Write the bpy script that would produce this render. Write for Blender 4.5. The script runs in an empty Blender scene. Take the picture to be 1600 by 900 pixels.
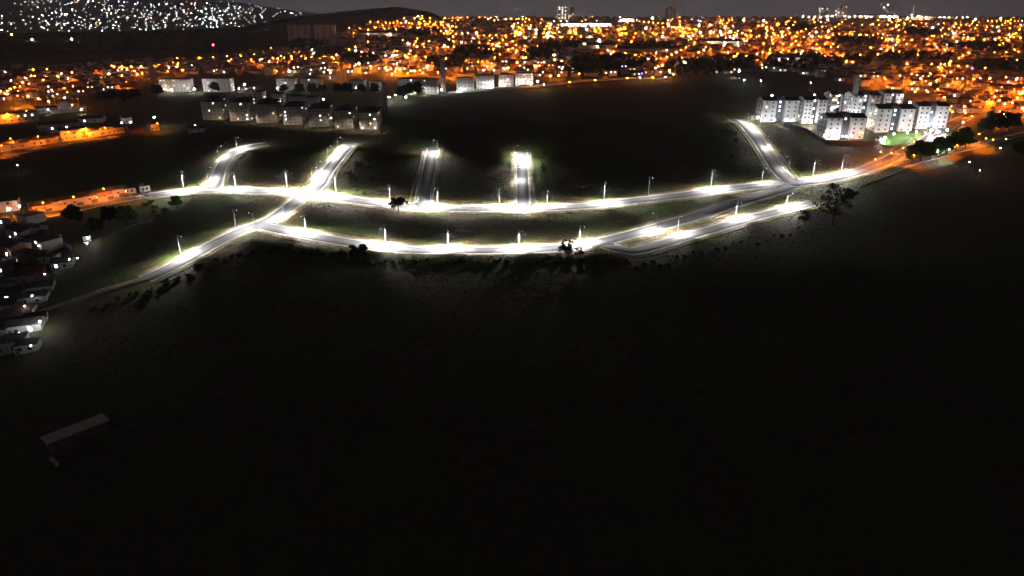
import bpy, bmesh, math, random
import numpy as np
from mathutils import Vector, Matrix
random.seed(7); rng = np.random.default_rng(7)
S = bpy.context.scene
COL = S.collection

# ------------------------------------------------------------------ camera, world, moon, exposure
CAMZ = 100.0; F = 1081.0; PITCH = math.radians(22.1)
cam = bpy.data.cameras.new('camera'); cam.sensor_width = 36; cam.lens = 36 * F / 1600
cam.clip_start = 1; cam.clip_end = 40000
co = bpy.data.objects.new('camera', cam); COL.objects.link(co)
co.location = (0, 0, CAMZ); co.rotation_euler = (math.pi / 2 - PITCH, 0, 0)
S.camera = co
W = bpy.data.worlds.new('World'); S.world = W; W.use_nodes = True
nt = W.node_tree; nt.nodes.clear()
wo = nt.nodes.new('ShaderNodeOutputWorld'); bg = nt.nodes.new('ShaderNodeBackground')
tc = nt.nodes.new('ShaderNodeTexCoord'); sx = nt.nodes.new('ShaderNodeSeparateXYZ')
cr = nt.nodes.new('ShaderNodeValToRGB')                    # city glow near the horizon fading to a dark night sky
cr.color_ramp.elements[0].position = 0.0; cr.color_ramp.elements[0].color = (.36, .335, .36, 1)
cr.color_ramp.elements[1].position = 0.55; cr.color_ramp.elements[1].color = (.005, .005, .008, 1)
e = cr.color_ramp.elements.new(.12); e.color = (.036, .033, .039, 1)
e = cr.color_ramp.elements.new(.035); e.color = (.12, .11, .12, 1)
nt.links.new(tc.outputs['Generated'], sx.inputs[0]); nt.links.new(sx.outputs['Z'], cr.inputs[0])
nt.links.new(cr.outputs[0], bg.inputs[0]); bg.inputs[1].default_value = 1.0
nt.links.new(bg.outputs[0], wo.inputs[0])
moon = bpy.data.lights.new('moon', 'SUN'); moon.energy = 0.05; moon.angle = math.radians(.5); moon.color = (.85, .9, 1)
mo = bpy.data.objects.new('moon', moon); COL.objects.link(mo); mo.rotation_euler = (math.radians(40), 0, math.radians(-35))
S.view_settings.view_transform = 'Standard'; S.view_settings.look = 'None'
S.view_settings.exposure = 0; S.view_settings.gamma = 1
S.cycles.max_bounces = 4; S.cycles.diffuse_bounces = 2; S.cycles.volume_bounces = 0
S.cycles.use_light_tree = True

# ------------------------------------------------------------------ helpers: naming
ORD = ['first', 'second', 'third', 'fourth', 'fifth', 'sixth', 'seventh', 'eighth', 'ninth', 'tenth', 'eleventh', 'twelfth',
       'thirteenth', 'fourteenth', 'fifteenth', 'sixteenth', 'seventeenth', 'eighteenth', 'nineteenth', 'twentieth']
def ordw(i):
    if i < 20: return ORD[i]
    n = i + 1
    s = 'th' if 10 <= n % 100 <= 20 else {1: 'st', 2: 'nd', 3: 'rd'}.get(n % 10, 'th')
    return '%d%s' % (n, s)
def tag(o, label=None, cat=None, group=None, kind=None):
    if label: o['label'] = label
    if cat: o['category'] = cat
    if group: o['group'] = group
    if kind: o['kind'] = kind
    return o
def link(name, data, parent=None, loc=None, rz=None, scale=None):
    o = bpy.data.objects.new(name, data); COL.objects.link(o)
    if parent is not None: o.parent = parent
    if loc is not None: o.location = loc
    if rz is not None: o.rotation_euler = (0, 0, rz)
    if scale is not None: o.scale = scale
    return o
def empty(name, loc, rz=0): return link(name, None, None, loc, rz)

# ------------------------------------------------------------------ materials
def mat(name, color=(.5, .5, .5), rough=.8, emit=None, strength=0, build=None, metallic=0):
    m = bpy.data.materials.new(name); m.use_nodes = True
    b = m.node_tree.nodes['Principled BSDF']
    b.inputs['Base Color'].default_value = (*color, 1); b.inputs['Roughness'].default_value = rough
    b.inputs['Metallic'].default_value = metallic; b.inputs['Specular IOR Level'].default_value = .25
    if emit: b.inputs['Emission Color'].default_value = (*emit, 1); b.inputs['Emission Strength'].default_value = strength
    if build: build(m.node_tree, b)
    return m
def noise_mix(c1, c2, scale, lo=.35, hi=.65, detail=6, c3=None, scale3=.02, rand=0, bump=0, bscale=None):
    def f(t, b):
        n = t.nodes; l = t.links
        g = n.new('ShaderNodeNewGeometry')
        tx = n.new('ShaderNodeTexNoise'); tx.inputs['Scale'].default_value = scale; tx.inputs['Detail'].default_value = detail
        l.new(g.outputs['Position'], tx.inputs['Vector'])
        r = n.new('ShaderNodeValToRGB'); r.color_ramp.elements[0].position = lo; r.color_ramp.elements[1].position = hi
        r.color_ramp.elements[0].color = (*c1, 1); r.color_ramp.elements[1].color = (*c2, 1)
        l.new(tx.outputs[0], r.inputs[0]); out = r.outputs[0]
        if c3:
            t3 = n.new('ShaderNodeTexNoise'); t3.inputs['Scale'].default_value = scale3; t3.inputs['Detail'].default_value = 4
            l.new(g.outputs['Position'], t3.inputs['Vector'])
            r3 = n.new('ShaderNodeValToRGB'); r3.color_ramp.elements[0].position = .45; r3.color_ramp.elements[1].position = .6
            l.new(t3.outputs[0], r3.inputs[0])
            mx = n.new('ShaderNodeMix'); mx.data_type = 'RGBA'; l.new(r3.outputs[0], mx.inputs[0])
            l.new(out, mx.inputs[6]); mx.inputs[7].default_value = (*c3, 1); out = mx.outputs[2]
        if rand:
            oi = n.new('ShaderNodeObjectInfo'); hs = n.new('ShaderNodeHueSaturation')
            mr = n.new('ShaderNodeMapRange'); mr.inputs[3].default_value = 1 - rand; mr.inputs[4].default_value = 1 + rand
            l.new(oi.outputs['Random'], mr.inputs[0]); l.new(mr.outputs[0], hs.inputs['Value']); l.new(out, hs.inputs['Color']); out = hs.outputs[0]
        l.new(out, b.inputs['Base Color'])
        if bump:
            bp = n.new('ShaderNodeBump'); bp.inputs['Strength'].default_value = bump; bp.inputs['Distance'].default_value = .3
            tb = n.new('ShaderNodeTexNoise'); tb.inputs['Scale'].default_value = bscale or scale * 4; tb.inputs['Detail'].default_value = 4
            l.new(g.outputs['Position'], tb.inputs['Vector']); l.new(tb.outputs[0], bp.inputs['Height']); l.new(bp.outputs[0], b.inputs['Normal'])
    return f
def rand_ramp(cols):                                           # one colour per object, from Object Info > Random
    def f(t, b):
        n = t.nodes; l = t.links
        oi = n.new('ShaderNodeObjectInfo'); r = n.new('ShaderNodeValToRGB'); r.color_ramp.interpolation = 'CONSTANT'
        el = r.color_ramp.elements
        while len(el) < len(cols): el.new(.5)
        for i, c in enumerate(cols): el[i].position = i / len(cols); el[i].color = (*c, 1)
        g = n.new('ShaderNodeNewGeometry'); tx = n.new('ShaderNodeTexNoise'); tx.inputs['Scale'].default_value = .5; tx.inputs['Detail'].default_value = 5
        l.new(g.outputs['Position'], tx.inputs['Vector'])
        mr = n.new('ShaderNodeMapRange'); mr.inputs[3].default_value = .7; mr.inputs[4].default_value = 1.2
        l.new(tx.outputs[0], mr.inputs[0])
        hs = n.new('ShaderNodeHueSaturation'); l.new(mr.outputs[0], hs.inputs['Value'])
        l.new(oi.outputs['Random'], r.inputs[0]); l.new(r.outputs[0], hs.inputs['Color']); l.new(hs.outputs[0], b.inputs['Base Color'])
    return f
def attr_col(t, b):
    a = t.nodes.new('ShaderNodeAttribute'); a.attribute_name = 'tint'; t.links.new(a.outputs['Color'], b.inputs['Base Color'])
SOD = (1.0, .21, .010); LED = (.93, .965, 1.0); WARM = (1.0, .66, .42)
GRASS = lambda: noise_mix((.056, .042, .019), (.110, .080, .035), .3, c3=(.058, .082, .016), scale3=.035, bump=.8, bscale=.9)
M = dict(
    ground=mat('ground_grass', build=GRASS()),
    soil=mat('bare_soil', build=noise_mix((.15, .108, .064), (.27, .20, .125), .22, c3=(.075, .092, .02), scale3=.06, bump=.5)),
    path=mat('dirt_path', build=noise_mix((.10, .075, .06), (.20, .16, .13), .3, bump=.4)),
    asphalt=mat('asphalt', rough=.75, build=noise_mix((.095, .094, .102), (.135, .133, .14), .12, lo=.3, hi=.7, c3=(.12, .115, .115), scale3=.3)),
    town_asphalt=mat('town_asphalt', build=noise_mix((.10, .10, .10), (.16, .155, .15), .1)),
    kerb=mat('kerb_concrete', (.55, .54, .51)), pave=mat('pavement_concrete', build=noise_mix((.24, .225, .20), (.38, .36, .32), .4, c3=(.19, .17, .12), scale3=.12)),
    conc=mat('pole_concrete', build=noise_mix((.30, .30, .29), (.42, .41, .40), 1.5)),
    metal=mat('galvanised_steel', (.35, .36, .37), .5, metallic=.6), cable=mat('cable_black', (.16, .16, .17)),
    lens=mat('led_lens', (.9, .9, .9), emit=LED, strength=40),
    bark=mat('bark', build=noise_mix((.05, .035, .025), (.10, .075, .055), 3)),
    leaf=mat('leaves_green', build=noise_mix((.045, .095, .014), (.10, .18, .030), .6, rand=.3)),
    leafd=mat('leaves_dark', build=noise_mix((.016, .026, .010), (.036, .056, .018), .6, rand=.3)),
    leafb=mat('leaves_brown', build=noise_mix((.03, .028, .016), (.06, .052, .028), .6, rand=.3)),
    white=mat('white_render', build=noise_mix((.58, .58, .56), (.70, .69, .67), .25, rand=.06)),
    cream=mat('cream_render', build=noise_mix((.42, .37, .31), (.54, .48, .41), .25, rand=.1)),
    core=mat('dark_grey_render', build=noise_mix((.09, .10, .13), (.13, .14, .17), .3)),
    roof=mat('dark_fibre_cement', build=noise_mix((.045, .04, .038), (.09, .08, .075), .5, rand=.25)),
    tile=mat('clay_tile', build=noise_mix((.15, .055, .03), (.26, .11, .06), .7, rand=.3)),
    hwall=mat('house_render', build=rand_ramp([(.42, .38, .33), (.52, .50, .46), (.36, .27, .2), (.30, .17, .11), (.55, .45, .28), (.33, .34, .34)])),
    hroof=mat('house_roof', build=rand_ramp([(.18, .07, .04), (.22, .10, .06), (.13, .12, .12), (.09, .085, .08), (.15, .06, .035)])),
    thouse=mat('town_house', build=attr_col),
    glass=mat('dark_window', (.02, .022, .028), .15), frame=mat('window_frame', (.5, .5, .5)),
    lit=mat('lit_window', (.8, .8, .8), emit=(1, .93, .82), strength=5), litb=mat('lit_window_cool', (.8, .8, .8), emit=(.85, .93, 1), strength=8),
    litw=mat('lit_window_warm', (.8, .8, .8), emit=(1, .62, .22), strength=4),
    door=mat('metal_door', (.12, .10, .09), .5), brick=mat('red_brick', build=noise_mix((.16, .065, .045), (.26, .115, .085), .8)),
    shedroof=mat('shed_roof', build=noise_mix((.46, .33, .28), (.58, .44, .38), .6)),
    steam=mat('steam', (.8, .8, .8)), purple=mat('purple_sign', emit=(.25, .05, 1), strength=14), red=mat('red_lamp', emit=(1, .03, .05), strength=60),
    tyre=mat('tyre', (.02, .02, .02)), bulb=mat('floodlight_glow', emit=LED, strength=300),
    sod=mat('sodium_glow', emit=SOD, strength=900), wht=mat('white_lamp_glow', emit=LED, strength=900), wrm=mat('warm_lamp_glow', emit=WARM, strength=900),
)
def glow_attr(t, b):
    a = t.nodes.new('ShaderNodeAttribute'); a.attribute_name = 'tint'
    t.links.new(a.outputs['Color'], b.inputs['Emission Color']); b.inputs['Emission Strength'].default_value = 1
M['glow'] = mat('town_lamp_glow', (.1, .1, .1), build=glow_attr)

# ------------------------------------------------------------------ terrain
def smooth(t): t = np.clip(t, 0, 1); return t * t * (3 - 2 * t)
def table(pts, sig):
    ys = np.arange(-1000, 16001, 5.0); v = np.interp(ys, [p[0] for p in pts], [p[1] for p in pts])
    k = np.exp(-.5 * (np.arange(-60, 61) * 5 / sig) ** 2); k /= k.sum()
    return ys, np.convolve(np.pad(v, 60, mode='edge'), k, 'valid')
TY, TZ = table([(-1000, -25), (0, -17), (150, -13), (235, -5.5), (270, -.6), (300, 0), (383, 3), (471, 10), (549, 17), (758, 25), (952, 30),
                (1519, 42), (2700, 62), (3100, 54), (5000, -25), (16000, -132)], 12)
LY, LZ = table([(-1000, -25), (0, -17), (150, -13), (235, -5.5), (270, -.6), (300, 0), (383, 3), (471, 10), (549, 15), (700, 14), (1100, 9), (1300, 8), (2500, -40), (3000, -30), (16000, -30)], 12)
BERM = np.array([(-118, 300), (-96, 291.5), (-72, 284.5), (-45, 279.5), (-20, 278), (5, 279), (28, 281.5), (46, 280.5)], float)
def seg_dist(X, Y, P):
    X = np.asarray(X, float); Y = np.asarray(Y, float); best = np.full(X.shape, 1e9)
    for a, b in zip(P[:-1], P[1:]):
        d = b - a; t = np.clip(((X - a[0]) * d[0] + (Y - a[1]) * d[1]) / (d @ d), 0, 1)
        best = np.minimum(best, np.hypot(X - a[0] - t * d[0], Y - a[1] - t * d[1]))
    return best
def H(X, Y):
    X = np.asarray(X, float); Y = np.asarray(Y, float)
    u = X / np.maximum(Y, 50)
    w = smooth((-.20 - u) / .22)
    z = np.interp(Y, TY, TZ) * (1 - w) + np.interp(Y, LY, LZ) * w
    Dr = np.interp(u, [-.69, -.1], [1700, 2700])
    sl = np.interp(u, [-1.2, -.69, -.45, -.36, -.30, -.22, -.154, -.11, -.07, -.02], [-.03, -.0395, -.034, -.029, -.018, -.009, -.0035, -.010, -.03, -.06])
    zr = CAMZ + sl * Dr; fr = np.clip((Y - Dr) / np.where(Y < Dr, 520, 800), -3, 3)
    z = np.maximum(z, zr * np.exp(-fr ** 2) + z * (1 - np.exp(-fr ** 2)))
    fl = smooth((-.13 - u) / .42)                                     # the far slope across the valley on the left
    z = z + fl * np.interp(Y, [2600, 9500, 16000], [0, 330, 370])
    z = z - 13 * np.exp(-(((X + 235) / 75) ** 2 + ((Y - 245) / 60) ** 2))
    z = z + 7 * smooth((X - 190) / 160) * np.exp(-((Y - 520) / 90) ** 2)
    if np.ndim(X) and X.size:
        near = (np.abs(X) < 200) & (Y > 240) & (Y < 330); b = np.zeros(X.shape)
        if near.any(): b[near] = 2.1 * np.exp(-(seg_dist(X[near], Y[near], BERM) / 4.5) ** 2)
        z = z + b
    z = z + .45 * np.sin(X / 13 + 1.3 * np.sin(Y / 31)) * np.sin(Y / 17 + 2) * smooth((np.abs(Y - 330) - 55) / 60)
    return z
def Hs(x, y): return float(H(np.array([x]), np.array([y]))[0])
CP, SP = math.cos(PITCH), math.sin(PITCH)
TT = np.concatenate([np.arange(60, 900, 1.0), np.geomspace(900, 15000, 900)])
def ray(px, py):
    a = (px - 800) / F; b = (450 - py) / F
    d = np.array([a, CP + b * SP, -SP + b * CP]); return d
def G(px, py):                                                        # pixel of the photograph -> point on the ground
    d = ray(px, py); x = d[0] * TT; y = d[1] * TT; z = CAMZ + d[2] * TT
    diff = z - H(x, y); i = int(np.argmax(diff < 0))
    if not (diff < 0).any(): i = len(TT) - 1
    if i == 0: i = 1
    f = diff[i - 1] / (diff[i - 1] - diff[i] + 1e-9); t = TT[i - 1] + f * (TT[i] - TT[i - 1])
    x, y = float(d[0] * t), float(d[1] * t)
    return Vector((x, y, Hs(x, y)))
def P(x, y, z):                                                       # world -> pixel
    v = np.array([x, y, z - CAMZ]); fw = y * CP - v[2] * SP; up = y * SP + v[2] * CP
    return 800 + F * x / fw, 450 - F * up / fw
def Pn(X, Y, Z):
    v = Z - CAMZ; fw = Y * CP - v * SP; up = Y * SP + v * CP
    return 800 + F * X / fw, 450 - F * up / fw
def axis(lo, hi, flo, fhi, step, g=1.09):
    a = list(np.arange(flo, fhi + .1, step)); s = step; v = flo; left = []
    while v > lo: s *= g; v -= s; left.append(v)
    s = step; v = fhi
    while v < hi: s *= g; v += s; a.append(v)
    return np.array(left[::-1] + a)
def npmesh(name, V, Fc, mats, mi=None, tint=None, smooth_=False):
    me = bpy.data.meshes.new(name); V = np.asarray(V, np.float32)
    lens = np.array([len(f) for f in Fc], np.int32) if not isinstance(Fc, np.ndarray) else np.full(len(Fc), Fc.shape[1], np.int32)
    idx = Fc.astype(np.int32).ravel() if isinstance(Fc, np.ndarray) else np.array([i for f in Fc for i in f], np.int32)
    me.vertices.add(len(V)); me.vertices.foreach_set('co', V.ravel())
    me.loops.add(len(idx)); me.loops.foreach_set('vertex_index', idx)
    me.polygons.add(len(lens)); me.polygons.foreach_set('loop_start', np.concatenate([[0], np.cumsum(lens)[:-1]]).astype(np.int32))
    for m in mats: me.materials.append(m)
    if mi is not None: me.polygons.foreach_set('material_index', np.asarray(mi, np.int32))
    if smooth_: me.polygons.foreach_set('use_smooth', np.ones(len(lens), bool))
    if tint is not None:
        a = me.attributes.new('tint', 'FLOAT_COLOR', 'POINT'); a.data.foreach_set('color', np.asarray(tint, np.float32).ravel())
    me.update(calc_edges=True); me.validate(); return me
ax = axis(-11000, 11000, -330, 400, 3.5); ay = axis(-600, 15500, 120, 640, 3.5, 1.06)
XX, YY = np.meshgrid(ax, ay); ZZ = H(XX, YY)
nx, ny = len(ax), len(ay); I = np.arange(nx * ny).reshape(ny, nx)
quads = np.stack([I[:-1, :-1], I[:-1, 1:], I[1:, 1:], I[1:, :-1]], -1).reshape(-1, 4)
tag(link('ground', npmesh('ground', np.stack([XX, YY, ZZ], -1).reshape(-1, 3), quads, [M['ground']], smooth_=True)), kind='structure')

# ------------------------------------------------------------------ mesh builder for small parts
class MB:
    def __init__(s): s.v = []; s.f = []; s.m = []
    def add(s, vs, fs, m=0):
        o = len(s.v); s.v += [tuple(v) for v in vs]; s.f += [tuple(i + o for i in f) for f in fs]; s.m += [m] * len(fs); return s
    def box(s, x0, x1, y0, y1, z0, z1, m=0):
        return s.add([(x, y, z) for z in (z0, z1) for y in (y0, y1) for x in (x0, x1)],
                     [(0, 2, 3, 1), (4, 5, 7, 6), (0, 1, 5, 4), (2, 6, 7, 3), (0, 4, 6, 2), (1, 3, 7, 5)], m)
    def tube(s, a, b, r0, r1, n=6, m=0, cap=True):
        a = Vector(a); b = Vector(b); d = (b - a).normalized(); q = d.to_track_quat('Z', 'Y')
        vs = []
        for c, r in ((a, r0), (b, r1)):
            for k in range(n): vs.append(c + q @ Vector((r * math.cos(k * 2 * math.pi / n), r * math.sin(k * 2 * math.pi / n), 0)))
        fs = [(k, (k + 1) % n, n + (k + 1) % n, n + k) for k in range(n)]
        if cap: fs += [tuple(range(n))[::-1], tuple(range(n, 2 * n))]
        return s.add(vs, fs, m)
    def prism(s, x0, x1, y0, y1, z0, z1, m=0, over=.4):             # gable roof, ridge along x
        ym = (y0 + y1) / 2; x0 -= over; x1 += over; y0 -= over; y1 += over; t = .18
        vs = []
        for x in (x0, x1): vs += [(x, y0, z0), (x, ym, z1), (x, y1, z0), (x, y1, z0 - t), (x, ym, z1 - t), (x, y0, z0 - t)]
        return s.add(vs, [(0, 6, 7, 1), (1, 7, 8, 2), (2, 8, 9, 3), (3, 9, 10, 4), (4, 10, 11, 5), (5, 11, 6, 0), (0, 1, 4, 5), (1, 2, 3, 4), (6, 11, 10, 7), (7, 10, 9, 8)], m)
    def hip(s, x0, x1, y0, y1, z0, z1, m=0, over=.5):
        x0 -= over; x1 += over; y0 -= over; y1 += over; ym = (y0 + y1) / 2; r = (y1 - y0) / 2; xa, xb = x0 + r, x1 - r
        if xa > xb: xa = xb = (x0 + x1) / 2
        return s.add([(x0, y0, z0), (x1, y0, z0), (x1, y1, z0), (x0, y1, z0), (xa, ym, z1), (xb, ym, z1)], [(0, 1, 5, 4), (1, 2, 5), (2, 3, 4, 5), (3, 0, 4), (3, 2, 1, 0)], m)
    def mesh(s, name, *mats):
        me = bpy.data.meshes.new(name); me.from_pydata(s.v, [], s.f)
        for m in mats: me.materials.append(m)
        if len(mats) > 1: me.polygons.foreach_set('material_index', s.m)
        me.update(); return me
def sphere(r, seg=8, rings=5, c=(0, 0, 0)):
    vs = [(c[0], c[1], c[2] + r)]; fs = []
    for i in range(1, rings):
        for k in range(seg):
            a = math.pi * i / rings; b = 2 * math.pi * k / seg
            vs.append((c[0] + r * math.sin(a) * math.cos(b), c[1] + r * math.sin(a) * math.sin(b), c[2] + r * math.cos(a)))
    vs.append((c[0], c[1], c[2] - r)); L = len(vs) - 1
    for k in range(seg): fs.append((0, 1 + k, 1 + (k + 1) % seg)); fs.append((L, L - seg + (k + 1) % seg, L - seg + k))
    for i in range(rings - 2):
        for k in range(seg):
            a = 1 + i * seg + k; b = 1 + i * seg + (k + 1) % seg; fs.append((a, a + seg, b + seg, b))
    return vs, fs

# ------------------------------------------------------------------ roads of the new estate
def spline(pts, step=2.5):
    p = np.array(pts, float); out = []
    q = np.vstack([2 * p[0] - p[1], p, 2 * p[-1] - p[-2]])
    for i in range(1, len(q) - 2):
        for t in np.linspace(0, 1, 12, endpoint=False):
            a, b, c, d = q[i - 1:i + 3]
            out.append(.5 * (2 * b + (c - a) * t + (2 * a - 5 * b + 4 * c - d) * t * t + (3 * b - a - 3 * c + d) * t ** 3))
    out.append(p[-1]); out = np.array(out)
    s = np.concatenate([[0], np.cumsum(np.hypot(*np.diff(out, axis=0).T))]); n = max(2, int(s[-1] / step))
    ss = np.linspace(0, s[-1], n + 1); return np.stack([np.interp(ss, s, out[:, 0]), np.interp(ss, s, out[:, 1])], 1)
def GP(pts): return [tuple(G(*p)[:2]) for p in pts]
ROADS = {
 'upper': dict(w=9.0, px=[(232, 306), (270, 302), (320, 298), (400, 299), (450, 301), (500, 306), (560, 314), (620, 321), (700, 326), (800, 326), (870, 325), (930, 321), (1000, 313), (1060, 306), (1120, 298), (1180, 291), (1235, 287), (1290, 281), (1340, 269), (1380, 254), (1404, 242)]),
 'hill': dict(w=8.0, px=[(478, 303), (450, 325), (420, 345), (385, 358), (345, 376), (305, 398), (265, 419), (227, 437)]),
 'lower': dict(w=8.0, px=[(402, 352), (440, 360), (480, 368), (530, 377), (580, 385), (640, 391), (700, 392), (800, 391), (870, 388), (930, 380), (985, 367), (1035, 353), (1085, 339), (1140, 321), (1190, 306), (1240, 291)]),
 'spur': dict(w=7.0, px=[(945, 384), (985, 393), (1020, 386), (1060, 374), (1110, 360), (1160, 345), (1215, 331), (1274, 317)]),
 'bend': dict(w=6.6, px=[(333, 296), (340, 276), (350, 254), (368, 238), (392, 229), (418, 225)]),
 'cross': dict(w=7.5, px=[(484, 302), (500, 287), (512, 267), (532, 242), (548, 225)]),
 'dim': dict(w=6.6, px=[(661, 324), (664, 300), (670, 265), (675, 238), (676, 232)]),
 'bright': dict(w=6.6, px=[(817, 324), (817, 300), (816, 270), (815, 238)]),
 'curve': dict(w=8.0, px=[(1236, 286), (1216, 266), (1196, 236), (1178, 211), (1161, 193), (1146, 187)]),
}
for k, r in ROADS.items(): r['c'] = spline(GP(r['px']))
def ribbon_edges(c):
    d = np.gradient(c, axis=0); d /= np.linalg.norm(d, axis=1)[:, None]; return np.stack([-d[:, 1], d[:, 0]], 1)
def strip(c, nrm, o0, o1, z0, z1=None, skip=None, drop=.5):
    """ribbon between two sideways offsets, draped on the ground; the sides are closed downward"""
    if z1 is None: z1 = z0
    a = c + nrm * o0; b = c + nrm * o1; ha = H(a[:, 0], a[:, 1]) + z0; hb = H(b[:, 0], b[:, 1]) + z1
    n = len(c); V = np.vstack([np.column_stack([a, ha]), np.column_stack([b, hb]), np.column_stack([a, ha - drop]), np.column_stack([b, hb - drop])]); Fc = []
    for i in range(n - 1):
        if skip is not None and (skip[i] or skip[i + 1]): continue
        Fc += [(i, n + i, n + i + 1, i + 1), (i + 1, 2 * n + i + 1, 2 * n + i, i), (n + i, 3 * n + i, 3 * n + i + 1, n + i + 1)]
    return V, np.array(Fc, int).reshape(-1, 4)
def inside(pts, me, extra=.4):
    bad = np.zeros(len(pts), bool)
    for k, r in ROADS.items():
        if k == me: continue
        bad |= seg_dist(pts[:, 0], pts[:, 1], r['c']) < r['w'] / 2 + extra
    return bad
RW = {'upper': 'the long upper road', 'hill': 'the downhill road', 'lower': 'the lower road', 'spur': 'the spur road', 'bend': 'the bending street', 'cross': 'the crossing street', 'dim': 'the dim dead-end street', 'bright': 'the bright dead-end street', 'curve': 'the curving street'}
for i, (k, r) in enumerate(ROADS.items()):
    c = r['c']; nn = ribbon_edges(c); hw = r['w'] / 2; lift = .10 + .012 * i
    ro = tag(link('road', npmesh('road', *strip(c, nn, hw, -hw, lift), [M['asphalt']])), kind='structure')
    for s in (-1, 1):
        e0, e1 = (hw + .002, hw + .32) if s > 0 else (-hw - .32, -hw - .002)
        sk = inside(c + nn * s * hw, k)
        V, Fc = strip(c, nn, e1, e0, .27, skip=sk)
        if len(Fc): link('kerb', npmesh('kerb', V, Fc, [M['kerb']]), ro)
        a0 = hw + .322; a1 = hw + 2.0
        sk = inside(c + nn * s * (hw + 1.3), k, .8)
        V, Fc = strip(c, nn, max(s * a0, s * a1), min(s * a0, s * a1), .235 + .005 * i, skip=sk)
        if len(Fc): tag(link('pavement', npmesh('pavement', V, Fc, [M['pave']])), kind='structure')
        sk = inside(c + nn * s * (hw + 3.5), k, 1.6)
        b1 = hw + 4.6
        V, Fc = strip(c, nn, max(s * (a1 + .01), s * b1), min(s * (a1 + .01), s * b1), .10 + .004 * i, skip=sk)
        if len(Fc): tag(link('verge', npmesh('verge', V, Fc, [M['soil']])), kind='structure')
# turning heads of the dead-end streets
for px, r0 in (((676, 233), 9), ((814.5, 240), 6), ((550, 226), 7)):
    g = G(*px); n = 28; ring = [(g.x + r0 * math.cos(2 * math.pi * k / n), g.y + r0 * .6 * math.sin(2 * math.pi * k / n)) for k in range(n)]
    V = [(g.x, g.y, g.z + .24)] + [(x, y, Hs(x, y) + .24) for x, y in ring]
    tag(link('turning_head', npmesh('turning_head', V, [(0, 1 + k, 1 + (k + 1) % n) for k in range(n)], [M['asphalt']])), kind='structure')
# dirt track below the end of the downhill road, footpath, orange street on the left, street on the right
def track(name, pts, w, m, lift=.08, kerb=False):
    c = spline(GP(pts)); o = tag(link(name, npmesh(name, *strip(c, ribbon_edges(c), w / 2, -w / 2, lift), [M[m]])), kind='structure')
    if kerb:
        for s in (-1, 1): link('kerb', npmesh('kerb', *strip(c, ribbon_edges(c), s * w / 2 + .3, s * w / 2, lift + .13), [M['kerb']]), o)
    return c
track('dirt_track', [(232, 434), (200, 444), (160, 456), (120, 470), (60, 490), (20, 500)], 6.5, 'path')
track('dirt_track', [(240, 345), (210, 352), (185, 361), (160, 372), (130, 380)], 3.5, 'path')
OST = track('road', [(-40, 362), (40, 343), (90, 333), (140, 323), (190, 313), (236, 305.5)], 7.5, 'town_asphalt', .14, True)
OST2 = track('road', [(-60, 252), (0, 242), (60, 234), (120, 225), (185, 214)], 7, 'town_asphalt', .14, True)
ORT = track('road', [(1398, 245), (1418, 236), (1444, 221), (1470, 206), (1492, 192), (1520, 180)], 9, 'town_asphalt', .26, True)
ORT2 = track('road', [(1404, 262), (1440, 251), (1480, 240), (1520, 229), (1560, 219), (1620, 203)], 6, 'town_asphalt', .15, True)
track('driveway', [(1400, 243), (1388, 233), (1382, 222), (1400, 213)], 6, 'pave', .3)

# ------------------------------------------------------------------ street light posts of the new estate (concrete post, arm, LED head)
def post_meshes(h):
    a = MB().tube((0, 0, -.3), (0, 0, h), .18, .10, 8).mesh('pole', M['conc'])
    b = MB().tube((0, 0, h - .9), (0, -1.1, h - .35), .04, .04, 5).tube((0, -1.1, h - .35), (0, -2.2, h - .2), .04, .035, 5).mesh('arm', M['metal'])
    c = MB().box(-.17, .17, -2.9, -2.15, h - .25, h - .12).box(-.12, .12, -2.75, -2.3, h - .12, h - .06).mesh('lamp_head', M['metal'])
    l = MB().box(-.13, .13, -2.85, -2.35, h - .275, h - .252).mesh('lens', M['lens'])
    x = MB().box(-.95, .95, -.19, -.10, h - .35, h - .24)
    for q in (-.85, -.3, .3, .85): x.tube((q, -.145, h - .24), (q, -.145, h - .02), .05, .03, 6)
    return a, b, c, l, x.mesh('crossarm', M['metal'])
PM = {h: post_meshes(h) for h in (8.0, 9.2, 11.0)}
def near_road(x, y, key=None):
    best = (1e9, None, None)
    for k, r in ROADS.items():
        if key and k != key: continue
        d = np.hypot(r['c'][:, 0] - x, r['c'][:, 1] - y); i = int(d.argmin())
        if d[i] < best[0]: best = (d[i], k, i)
    return best
SPOTS = {}
def led_spot(power):
    if power not in SPOTS:
        l = bpy.data.lights.new('led_lamp', 'SPOT'); l.energy = power; l.color = (1.0, .975, .93); l.spot_size = math.radians(114); l.spot_blend = 1.0; l.shadow_soft_size = .12
        SPOTS[power] = l
    return SPOTS[power]
POSTTOP = {}
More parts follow.
